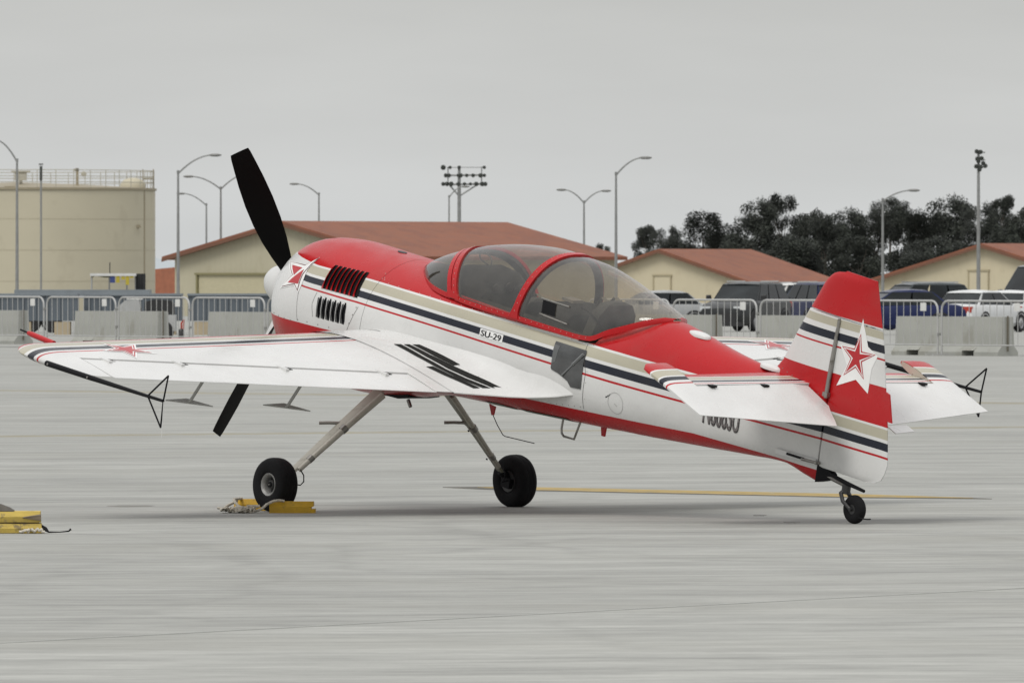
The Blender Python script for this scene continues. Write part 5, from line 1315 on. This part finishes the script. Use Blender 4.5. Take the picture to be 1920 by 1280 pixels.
for s in (1, -1):
    for k_, P_ in WALK.items():
        drape('walkway_strip', [(x, s * y, 1.5) for x, y in P_], T_wing, UP, 0.003, M_walk)
    # star on the wing
    W_ = [(-0.4454, 3.2617), (-0.3079, 3.0587), (-0.4228, 3.0037), (-0.4472, 2.9047), (-0.5433, 3.014), (-0.6533, 2.9596), (-0.5892, 3.0801), (-0.6444, 3.1596), (-0.4921, 3.1056)]
    c_ = Vector((-0.485, 3.06))
    star5 = []
    for i in range(10):
        a = 2 * pi * i / 10 + 0.35; r_ = 0.185 if i % 2 == 0 else 0.074
        star5.append((c_.x + 0.02 + r_ * cos(a), c_.y + r_ * sin(a)))
    def sc(poly, k, c): return [(c[0] + (x - c[0]) * k, c[1] + (y - c[1]) * k) for x, y in poly]
    cc = (c_.x + 0.02, c_.y)
    for nm, k, of, m_ in (('star_border', 1.22, 0.0025, M_starw), ('star', 1.0, 0.0035, M_star), ('star_border', 0.84, 0.0045, M_starw), ('star', 0.70, 0.0055, M_star)):
        drape(nm, [(x, s * y, 1.5) for x, y in sc(star5, k, cc)], T_wing, UP, of, m_)
# star on the cowling
CW = [(0.8705, 0.3516, 1.7281), (0.9479, 0.4149, 1.6437), (1.2721, 0.3218, 1.6149), (1.0545, 0.4538, 1.5445), (1.1606, 0.4645, 1.4228), (0.9532, 0.4958, 1.4896), (0.8666, 0.5196, 1.4519), (0.8621, 0.4952, 1.5262), (0.8927, 0.4341, 1.6294)]
CO = [(0.8727, 0.3571, 1.7223), (0.9549, 0.4104, 1.6482), (1.2154, 0.3532, 1.6164), (1.0467, 0.4526, 1.5503), (1.13, 0.4709, 1.4411), (0.9531, 0.4924, 1.499), (0.8786, 0.5156, 1.4639), (0.9105, 0.4602, 1.5835)]
def shrink(P_, k):
    c = sum((Vector(p) for p in P_), Vector()) / len(P_); return [c + (Vector(p) - c) * k for p in P_]
def inset(P_, w):                # move each edge of a polygon inwards by about w (works in the x-z plane)
    n = len(P_); A = sum(P_[i][0] * P_[(i + 1) % n][2] - P_[(i + 1) % n][0] * P_[i][2] for i in range(n)); sg = 1 if A > 0 else -1; out = []
    for i in range(n):
        p0, p1, p2 = (Vector((P_[j % n][0], P_[j % n][2])) for j in (i - 1, i, i + 1))
        d1, d2 = (p1 - p0).normalized(), (p2 - p1).normalized(); n1, n2 = Vector((-d1.y, d1.x)) * sg, Vector((-d2.y, d2.x)) * sg
        b = n1 + n2; b = b / max(0.35, b.dot(n1)) if b.length > 1e-4 else n1
        q_ = p1 + b * w; out.append(Vector((q_.x, P_[i][1], q_.y)))
    return out
for s in (1,):
    drape('star_border', CW, T_body, (0.15, 1, .35), 0.0035, M_starw, edge=0.018)
    drape('star_outline', CO, T_body, (0.15, 1, .35), 0.0050, mat('outline_brown_red', (0.14, 0.035, 0.035), 0.4), edge=0.018)
    drape('star_border', inset(CO, 0.0075), T_body, (0.15, 1, .35), 0.0065, M_starw, edge=0.018)
    drape('star', [(1.1301, 0.394, 1.6087), (0.9654, 0.4257, 1.6247), (1.0191, 0.4562, 1.5561)], T_body, (0.15, 1, .35), 0.008, M_star, edge=0.018)
    drape('star', [(0.9313, 0.4346, 1.6204), (1.0564, 0.4752, 1.4911), (0.9056, 0.4937, 1.5145)], T_body, (0.15, 1, .35), 0.008, M_star, edge=0.018)
# star on the rudder: both faces
def px_plane(px, py, yb):        # column/row of the photograph -> aircraft coordinates on the plane y = yb
    d_ = Vector((0, cos(TILT), -sin(TILT))) + Vector((1, 0, 0)) * ((px - 960) / FPX) + Vector((1, 0, 0)).cross(Vector((0, cos(TILT), -sin(TILT)))) * ((640 - py) / FPX)
    o_ = Vector((0, 0, CAMH)) - plane.location
    ob = Vector((o_.dot(Xb), o_.dot(Lv), o_.dot(Zb))); db = Vector((d_.dot(Xb), d_.dot(Lv), d_.dot(Zb)))
    return ob + db * ((yb - ob.y) / db.y)
RW = [(1615.2, 597.5), (1624, 650), (1640.5, 668), (1630, 692), (1623.7, 738), (1603, 711.5), (1568.9, 722.6), (1587.5, 684), (1575.5, 645.5), (1603.5, 649)]
RO = [(1611.9, 625.3), (1613.5, 658.9), (1637.3, 665.2), (1613.5, 678.6), (1616.8, 711.6), (1602.6, 689.3), (1581.5, 703.5), (1593.9, 672), (1578.8, 648.3), (1600.4, 653.2)]
RWb = [px_plane(x, y, 0.035) for x, y in RW]; ROb = [px_plane(x, y, 0.035) for x, y in RO]
for s in (1, -1):
    for nm, P_, of, m_ in (('star_border', RWb, .0025, M_starw), ('star', ROb, .004, M_star), ('star_border', inset(ROb, .009), .0055, M_starw), ('star', inset(ROb, .020), .007, M_star)):
        drape(nm, [(p[0], s * 0.05, p[2]) for p in P_], T_rud, (0, s, 0), of * .7, m_, rudder, edge=0.03)

# lettering
def text_tris(txt, bold=0.0, sx=1.0):
    cu = bpy.data.curves.new('lettering', 'FONT'); cu.body = txt; cu.size = 1.0; cu.offset = bold; cu.resolution_u = 4; cu.space_character = 1.0
    o = bpy.data.objects.new('tmp_text', cu); COL.objects.link(o); bpy.context.view_layer.update()
    me = bpy.data.meshes.new_from_object(o.evaluated_get(bpy.context.evaluated_depsgraph_get()))
    bpy.data.objects.remove(o); V = [v.co.copy() for v in me.vertices]; F = [tuple(p.vertices) for p in me.polygons]
    x0 = min(v.x for v in V); x1 = max(v.x for v in V); y0 = min(v.y for v in V); y1 = max(v.y for v in V)
    return [((v.x - x0) / (x1 - x0), (v.y - y0) / (y1 - y0)) for v in V], F
def letter(name, txt, org, ux, uz, tree, d, off, m, bold=0.0, slant=0.0):
    V, F = text_tris(txt, 0.0); n0 = len(V); k0 = bold * 0.12
    if bold: V = V + [(a + k0, b) for a, b in V] + [(a - k0, b) for a, b in V]; F = F + [tuple(i + n0 for i in f) for f in F] + [tuple(i + 2 * n0 for i in f) for f in F]
    org, ux, uz = Vector(org), Vector(ux), Vector(uz)
    P_ = [org + ux * (a + slant * b) + uz * b for a, b in V]
    P_ = [drop(tree, p, d) + Vector(d).normalized() * off for p in P_]
    me = bpy.data.meshes.new(name); me.from_pydata(P_, [], F); me.materials.append(m)
    o = bpy.data.objects.new(name, me); COL.objects.link(o); o.parent = plane; return o
drape('type_plate', [(-1.188, 0.42, 1.652), (-1.190, 0.42, 1.594), (-1.447, 0.42, 1.601), (-1.447, 0.42, 1.660)], T_body, PORT, 0.0025, M_starw)
letter('type_lettering', 'SU-29', (-1.205, 0.42, 1.6005), (-0.225, 0, 0.0065), (0, 0, 0.044), T_body, PORT, 0.0045, M_ink, bold=0.09)
letter('type_lettering', 'SU-29', (-1.445, -0.42, 1.600), (0.225, 0, -0.0065), (0, 0, 0.044), T_body, (0, -1, .12), 0.0045, M_ink, bold=0.09)
letter('registration', 'N888SU', (-3.545, 0.2, 1.493), (-0.335, 0, 0.004), (0, 0, 0.20), T_body, PORT, 0.0030, M_ink, bold=0.10)
letter('registration', 'N888SU', (-3.543, 0.2, 1.497), (-0.335, 0, 0.004), (0, 0, 0.192), T_body, PORT, 0.0050, M_inkg, bold=0.05)

# side window with the spring strut behind it
SW = [(-1.9945, .37, 1.7402), (-2.3344, .36, 1.7467), (-2.340, .37, 1.73), (-2.348, .37, 1.463), (-2.2397, .377, 1.4537), (-2.2004, .38, 1.4896), (-2.150, .385, 1.507), (-2.0925, .39, 1.5236), (-2.0207, .39, 1.5350), (-2.0100, .39, 1.545), (-2.0080, .39, 1.6284)]
sw = drape('side_window', SW, T_body, PORT, 0.006, mat('side_window_smoked', (0.050, 0.052, 0.052), 0.18, var=0.35, nscale=7, coat=0.3))
q = MB(); a_, b_ = drop(T_body, (-2.145, .4, 1.522), PORT) + Vector((0, .012, 0)), drop(T_body, (-2.325, .4, 1.722), PORT) + Vector((0, .012, 0))
q.tube([a_, a_.lerp(b_, .55)], .007, 6); q.tube([a_.lerp(b_, .5), b_], .013, 6); q.build('window_strut', mat('strut_grey', (0.16, 0.165, 0.165), 0.5), sw)
drape('window_painted_reflection', [(-2.00, .39, 1.72), (-2.06, .39, 1.72), (-2.05, .39, 1.60), (-2.015, .39, 1.58)], T_body, PORT, 0.0075, mat('painted_reflection_grey', (0.11, 0.115, 0.115), 0.3), sw)  # paler grey patch, a reflection painted onto the side window

# gills: eight dark slots with red vanes high on the cowling, six slots below
LQ = [Vector(p) for p in ((0.6555, 0.3797, 1.7173), (0.2497, 0.3646, 1.7464), (0.1969, 0.4903, 1.5661), (0.6246, 0.5001, 1.5466))]
def lq(u, v): return LQ[0].lerp(LQ[1], u).lerp(LQ[3].lerp(LQ[2], u), v)
LD = (0, 1, 0.55)
gp = drape('gill_opening', [lq(0, 0), lq(.5, 0), lq(1, 0), lq(1, .5), lq(1, 1), lq(.5, 1), lq(0, 1), lq(0, .5)], T_body, LD, 0.003, M_black)
for i in range(8):
    m = MB(); secs = []
    for j in range(13):
        v = j / 12; u0 = (i + 0.02) / 8; u1 = (i + 0.47) / 8
        a_, b_ = drop(T_body, lq(u0, v), LD), drop(T_body, lq(u1, v), LD); n_ = Vector(LD).normalized(); e_ = sin(pi * v) ** .4 if 0 < v < 1 else 0.1
        secs.append([a_ + n_ * .005, b_ + n_ * (.006 + .018 * e_), b_ + n_ * (.003 + .013 * e_), a_ + n_ * .001])
    m.loft(secs, True, True, True); m.build('gill_vane', M_redp, plane, smooth=30)
S00, S01, S10, S11 = (Vector(p) for p in ((0.5872, 0.5196, 1.4941), (0.5509, 0.5471, 1.3373), (0.2958, 0.5148, 1.5088), (0.2669, 0.5368, 1.3533)))
for i in range(6):
    t = i / 5; a_, b_ = S00.lerp(S10, t), S01.lerp(S11, t); w_ = 0.018; n = 7; P_ = []
    for k in range(n): v = k / (n - 1); P_.append(a_.lerp(b_, v) + Vector((w_ * (1 if 0 < k < n - 1 else .6), 0, 0)))
    for k in reversed(range(n)): v = k / (n - 1); P_.append(a_.lerp(b_, v) - Vector((w_ * (1 if 0 < k < n - 1 else .6), 0, 0)))
    drape('louvre_slot', P_, T_body, (0, 1, 0), 0.003, M_black)
    m = MB(); m.loft([[drop(T_body, a_.lerp(b_, v) + Vector((w_ * .9, 0, 0)), (0, 1, 0)) + Vector((0, .002, 0)), drop(T_body, a_.lerp(b_, v) + Vector((w_ * .1, 0, 0)), (0, 1, 0)) + Vector((0, .016 * sin(pi * v) ** .5 if 0 < v < 1 else 0.002, 0)), drop(T_body, a_.lerp(b_, v) + Vector((w_ * 1.9, 0, 0)), (0, 1, 0)) + Vector((0, .001, 0))] for v in frange(0, 1, 8)], True, True, True)
    m.build('louvre_lip', M_white, plane, smooth=40)
for i in range(6):                # row of red-edged slots low on the cowl just above the wing
    p = px_plane(600 + i * 8.9, 622.0, 0.5); m = MB(); c = drop(T_body, p, (0, 1, -.3))
    m.box(c + Vector((0, .004, 0)), (.022, .02, .016)); m.build('exhaust_gill', M_redp, plane)

# seams, sticker, belly panels, fasteners
def seam(name, P_, w, tree, d, m=None):
    q = MB(); pts = []
    for a_, b_ in zip(P_, P_[1:]):
        for i in range(8): pts.append(Vector(a_).lerp(Vector(b_), i / 8))
    pts.append(Vector(P_[-1])); secs = []; dn = Vector(d).normalized()
    for i, p in enumerate(pts):
        t = (pts[min(i + 1, len(pts) - 1)] - pts[max(i - 1, 0)]).normalized(); s_ = t.cross(dn).normalized() * w / 2
        secs.append([drop(tree, p + s_, d) + dn * .0018, drop(tree, p - s_, d) + dn * .0018])
    q.loft(secs, False); return q.build(name, m or M_seam, plane)
seam('panel_seam', [(-2.30, .35, 1.79), (-2.3738, .37, 1.5864), (-2.3625, .33, 1.30)], 0.004, T_body, PORT)
seam('panel_seam', [(0.1496, .51, 1.5112), (0.2192, .53, 1.3135)], 0.003, T_body, PORT)
seam('panel_seam', [(0.87, .5, 1.47), (0.8093, .54, 1.2611)], 0.003, T_body, PORT)
seam('panel_seam', [(0.65, .52, 1.51), (0.66, .55, 1.42), (0.62, .55, 1.33)], 0.003, T_body, PORT)
seam('wing_root_seal', [(0.10, .60, 1.5), (0.02, .58, 1.5), (-0.10, .575, 1.5), (-0.22, .57, 1.5)], 0.010, T_wing, UP, M_black)
M_faintink = mat('faint_print', (0.42, 0.42, 0.41), 0.5)
ring = [(-2.70 + .075 * cos(a), .35, 1.445 + .075 * sin(a)) for a in [2 * pi * i / 24 for i in range(25)]]
seam('round_stencil', ring, 0.004, T_body, PORT, M_faintink)
seam('stencil_mark', [(-2.60, .35, 1.462), (-2.607, .35, 1.472), (-2.612, .35, 1.468), (-2.625, .35, 1.484), (-2.63, .35, 1.480), (-2.645, .35, 1.498)], 0.006, T_body, PORT, M_ink)
seam('stencil_mark', [(-2.69, .35, 1.44), (-2.715, .35, 1.425)], 0.005, T_body, PORT, M_faintink)
drape('belly_panel', [(-1.07, .21, 1.06), (-1.07, .10, 1.02), (-1.42, .10, 1.06), (-1.42, .20, 1.09), (-1.25, .23, 1.09)], T_body, (0, .6, -1), 0.004, M_belly)
drape('belly_panel', [(-1.50, .22, 1.10), (-1.52, .08, 1.06), (-2.05, .08, 1.12), (-2.05, .22, 1.17)], T_body, (0, .6, -1), 0.004, M_belly)
q = MB()
def dot(qm, tree, p, d, r=0.0055):
    c = drop(tree, p, d); n_ = Vector(d).normalized(); u = n_.orthogonal().normalized(); v = n_.cross(u)
    qm.add([c + n_ * .003] + [c + n_ * .001 + (u * cos(2 * pi * i / 6) + v * sin(2 * pi * i / 6)) * r for i in range(6)], [(0, i + 1, (i + 1) % 6 + 1) for i in range(6)])
def zred(x): return 1.674 + .034 * min(1, max(0, (0.82 - x) / .63)) + .089 * min(1, max(0, (0.19 - x) / 2.83)) + .053 * min(1, max(0, (-2.64 - x) / 2.56))
for x in frange(-0.02, -2.36, 19): dot(q, T_body, (x, .4, zred(x) + .012), PORT)
for x in frange(0.10, 0.05, 3): dot(q, T_body, (x, .4, 1.78 - (0.10 - x) * .8), PORT)
tag(q.build('fasteners_on_red', M_rivr, plane), kind='stuff')
q = MB()
for x, z in ((1.2, 1.235), (1.1, 1.232), (1.0, 1.234), (0.9, 1.238), (0.8, 1.262), (.68, 1.272), (.55, 1.28), (.42, 1.29), (.17, 1.50), (.185, 1.44), (.205, 1.37)): dot(q, T_body, (x, .5, z), PORT, .006)
for x in frange(-2.0, -2.33, 5): dot(q, T_body, (x, .35, 1.283 - (x + 2.0) * .15), PORT, .005)
for z in (1.40, 1.32, 1.52, 1.60): dot(q, T_body, (-2.385, .36, z), PORT, .004)
for i in range(9): dot(q, T_rud, (-4.05 - i * .062, .05, 2.035 - i * .012), (0, 1, 0), .0045)
for i in range(6): dot(q, T_body, (-3.9 - i * .08, .1, 1.93 - i * .004), (0, 1, .4), .0045)
for i in range(5): dot(q, T_wing, (-1.20 - i * .115, .585 - i * .004, 1.5), UP, .005)
tag(q.build('fasteners', M_rivet, plane), kind='stuff')
q = MB()
for x in frange(-0.88, -1.42, 10): dot(q, T_body, (x, .4, 1.815), PORT, .004)
# bolts along the canopy sill and hoops
q = MB(); k_ = 0
for x in frange(-0.86, -2.30, 22):
    c = Vector(can_pt(x, 0.012, 0.0085)); q.add([c + Vector((0, .002, 0))] + [c + Vector((.004 * cos(a), 0, .004 * sin(a))) for a in [2 * pi * i / 6 for i in range(6)]], [(0, i + 1, (i + 1) % 6 + 1) for i in range(6)])
for t in frange(0.06, 0.9, 12):
    for f_, o_ in ((a2, 0.0), (a1, -0.032)):
        c = Vector(can_pt(f_(t) + o_, t, 0.014)); q.add([c + Vector((0, .003, .001))] + [c + Vector((.004 * cos(a), 0, .004 * sin(a))) for a in [2 * pi * i / 6 for i in range(6)]], [(0, i + 1, (i + 1) % 6 + 1) for i in range(6)])
tag(q.build('canopy_screws', M_rivr, plane), kind='stuff')

# ================================================================= CHOCKS
M_chock = mat('chock_yellow', (0.52, 0.31, 0.015), 0.6, var=0.15, nscale=9, dirt=((0.22, 0.15, 0.04), 0.5, 25, 0.58))
M_rope = mat('cotton_rope', (0.56, 0.52, 0.44), 0.9, var=0.25, nscale=60)
def chock(name, p, rz, L_, lab, grp):
    root = empty(name, p, rz); tag(root, lab, 'wheel chock', grp); root.location.z = 0
    h, w = 0.085, 0.075
    prof = [(-w, 0), (-w, h * .55), (-w * .55, h), (w * .45, h), (w * .95, h * .62), (w, h * .45), (w, 0)]
    q = MB(); q.loft([[(x * 1.0, y, z) for y, z in prof] for x in (-L_ / 2, L_ / 2 - .03)], True, True, True)
    prof2 = [(-w, 0), (-w, h * .35), (w, h * .35), (w, 0)]
    q.loft([[(x, y, z) for y, z in prof2] for x in (L_ / 2 - .031, L_ / 2)], True, True, True)
    prof3 = [(-w, h * .55), (-w * .55, h), (w * .45, h), (w * .95, h * .62)]
    q.loft([[(x, y, z) for y, z in prof3] for x in (L_ / 2 - .031, L_ / 2 - .012)], True, True, True)
    q.build('wedge', M_chock, root); return root
wp = plane.location + Lv * 1.137
GCh = 'yellow chocks either side of the port main wheel'
kk_ = FPX / 68.0
c1 = Vector(((546 - 960) / kk_, 68.45, 0)); chock('wheel_chock', c1, radians(-2), 0.335, 'yellow chock behind the port main wheel, notched at its right end', GCh)
c2 = Vector(((470 - 960) / kk_ - .0, 69.15, 0)); chock('wheel_chock', c2, radians(8), 0.30, 'yellow chock ahead of the port main wheel with the rope threaded through it', GCh)
q = MB(); r = random.Random(5); P_ = []
a_ = c1 + Vector((-.16, -.05, .075)); b_ = c2 + Vector((-.06, -.12, .085))
P_ = [c1 + Vector((-.06, -.05, .088)), c1 + Vector((-.10, -.055, .094)), c1 + Vector((-.14, -.06, .088)), a_ + Vector((-.03, -.02, -.012)), a_ + Vector((-.06, -.03, -.040)), a_ + Vector((-.10, -.03, -.058)), a_ + Vector((-.15, -.02, -.066))]
for i in range(64):
    t = i / 63; P_.append(Vector((lerp(c1.x - .28, c1.x - .53, t) + r.uniform(-.045, .045), c1.y - .08 + r.uniform(-.08, .08), r.uniform(.010, .055) * (1 - .3 * t))))
P_ += [P_[-1].lerp(b_, .3) + Vector((-.01, 0, .01)), P_[-1].lerp(b_, .7) + Vector((-.015, 0, .012))]
q.tube(P_, .0105, 6); q.tube([c1 + Vector((-.34, -.06, .025)), c1 + Vector((-.37, -.05, .035)), c1 + Vector((-.405, -.03, .058)), c1 + Vector((-.425, 0, .085)), c1 + Vector((-.435, .08, .098)), c2 + Vector((-.10, -.02, .09))], .0105, 6)
tag(q.build('rope', M_rope, smooth=60), 'loose off-white cotton rope heaped between the two yellow chocks', 'rope')
# worn wooden chock at the left edge
M_wood = mat('worn_yellow_wood', (0.46, 0.34, 0.075), 0.75, var=0.25, nscale=6, dirt=((0.16, 0.125, 0.075), 0.85, 9, 0.56), vscale=(.5, 1, 3), bump=.4, bscale=30)
M_raw = mat('bare_wood', (0.20, 0.16, 0.11), 0.85, var=0.3, nscale=14, vscale=(.3, 1, 2))
gp_ = gpt(37, 999); root = empty('wooden_chock', (gp_.x - .30, gp_.y, 0)); tag(root, 'battered yellow wooden chock with split end at the left edge', 'wheel chock')
X0, X1 = -.35, .30 + .145
q = MB()
def blk(z0, z1, x1, w, m_, nm, jag):
    q = MB(); r = random.Random(int(z0 * 1000) + 3); n = 7; secs = []
    for x in frange(X0, x1, 10):
        secs.append([(x, -w, z0 + r.uniform(0, .004)), (x, -w - .008, (z0 + z1) / 2), (x, -w + .012, z1 - r.uniform(0, .004)), (x, w - .012, z1), (x, w, z0)])
    secs.append([(x1 + r.uniform(.0, jag), y, z) for _, y, z in secs[-1]])
    q.loft(secs, True, True, True); return q.build(nm, m_, root)
blk(.0, .068, X1, .085, M_wood, 'timber', .012); blk(.074, .150, X1 - .008, .08, M_wood, 'timber', .02); blk(.066, .076, X1 - .02, .07, M_raw, 'split_core', .01)
q = MB(); q.loft([[(X1 - .12, -.097, .108), (X1 - .12, -.09, .112), (X1 - .12, -.09, .104)], [(X1 + .004, -.099, .125), (X1 + .004, -.088, .132), (X1 + .004, -.088, .085)]], True, True, True); q.build('splinter', M_raw, root)
q = MB(); q.loft([[(x, -.06, z0), (x, .06, z0), (x, .05, z1), (x, -.05, z1)] for x, z0, z1 in ((X0, .15, .205), (.10, .15, .205), (.17, .15, .198), (.23, .15, .175), (.262, .149, .155))], True, True, True); q.build('rubber_pad', mat('worn_rubber_strap', (0.11, 0.10, 0.085), 0.7, var=.35, nscale=9), root, smooth=40)
q = MB(); r = random.Random(9); P_ = [(X1 - .14, -.105, .012)]
for i in range(18): P_.append((lerp(X1 - .12, X1 + .03, i / 17) + r.uniform(-.01, .01), -.115 + r.uniform(-.02, .02), r.uniform(.010, .036)))
q.tube(P_, .010, 6); q.build('rope_end', M_rope, root, smooth=60)
q = MB(); q.tube([(X1 + .0, -.05, .05), (X1 + .03, -.06, .03), (X1 + .055, -.08, .010), (X1 + .13, -.10, .010), (X1 + .19, -.09, .016), (X1 + .205, -.085, .030)], [.012, .016, .006, .004, .006, .008], 6); q.build('wire_tail', M_black, root, smooth=40)
# tie wire at the tail wheel
q = MB(); tw_w = O0 - Fv * 5.30 + Vector((-0.055, 0, 0)); q.tube([Vector((tw_w.x + .0, tw_w.y, .045)), Vector((tw_w.x + .06, tw_w.y, .035)), Vector((tw_w.x + .09, tw_w.y, .036))], .005, 5)
tag(q.build('stray_bolt', M_black), 'tiny black peg lying against the tail wheel', 'peg')
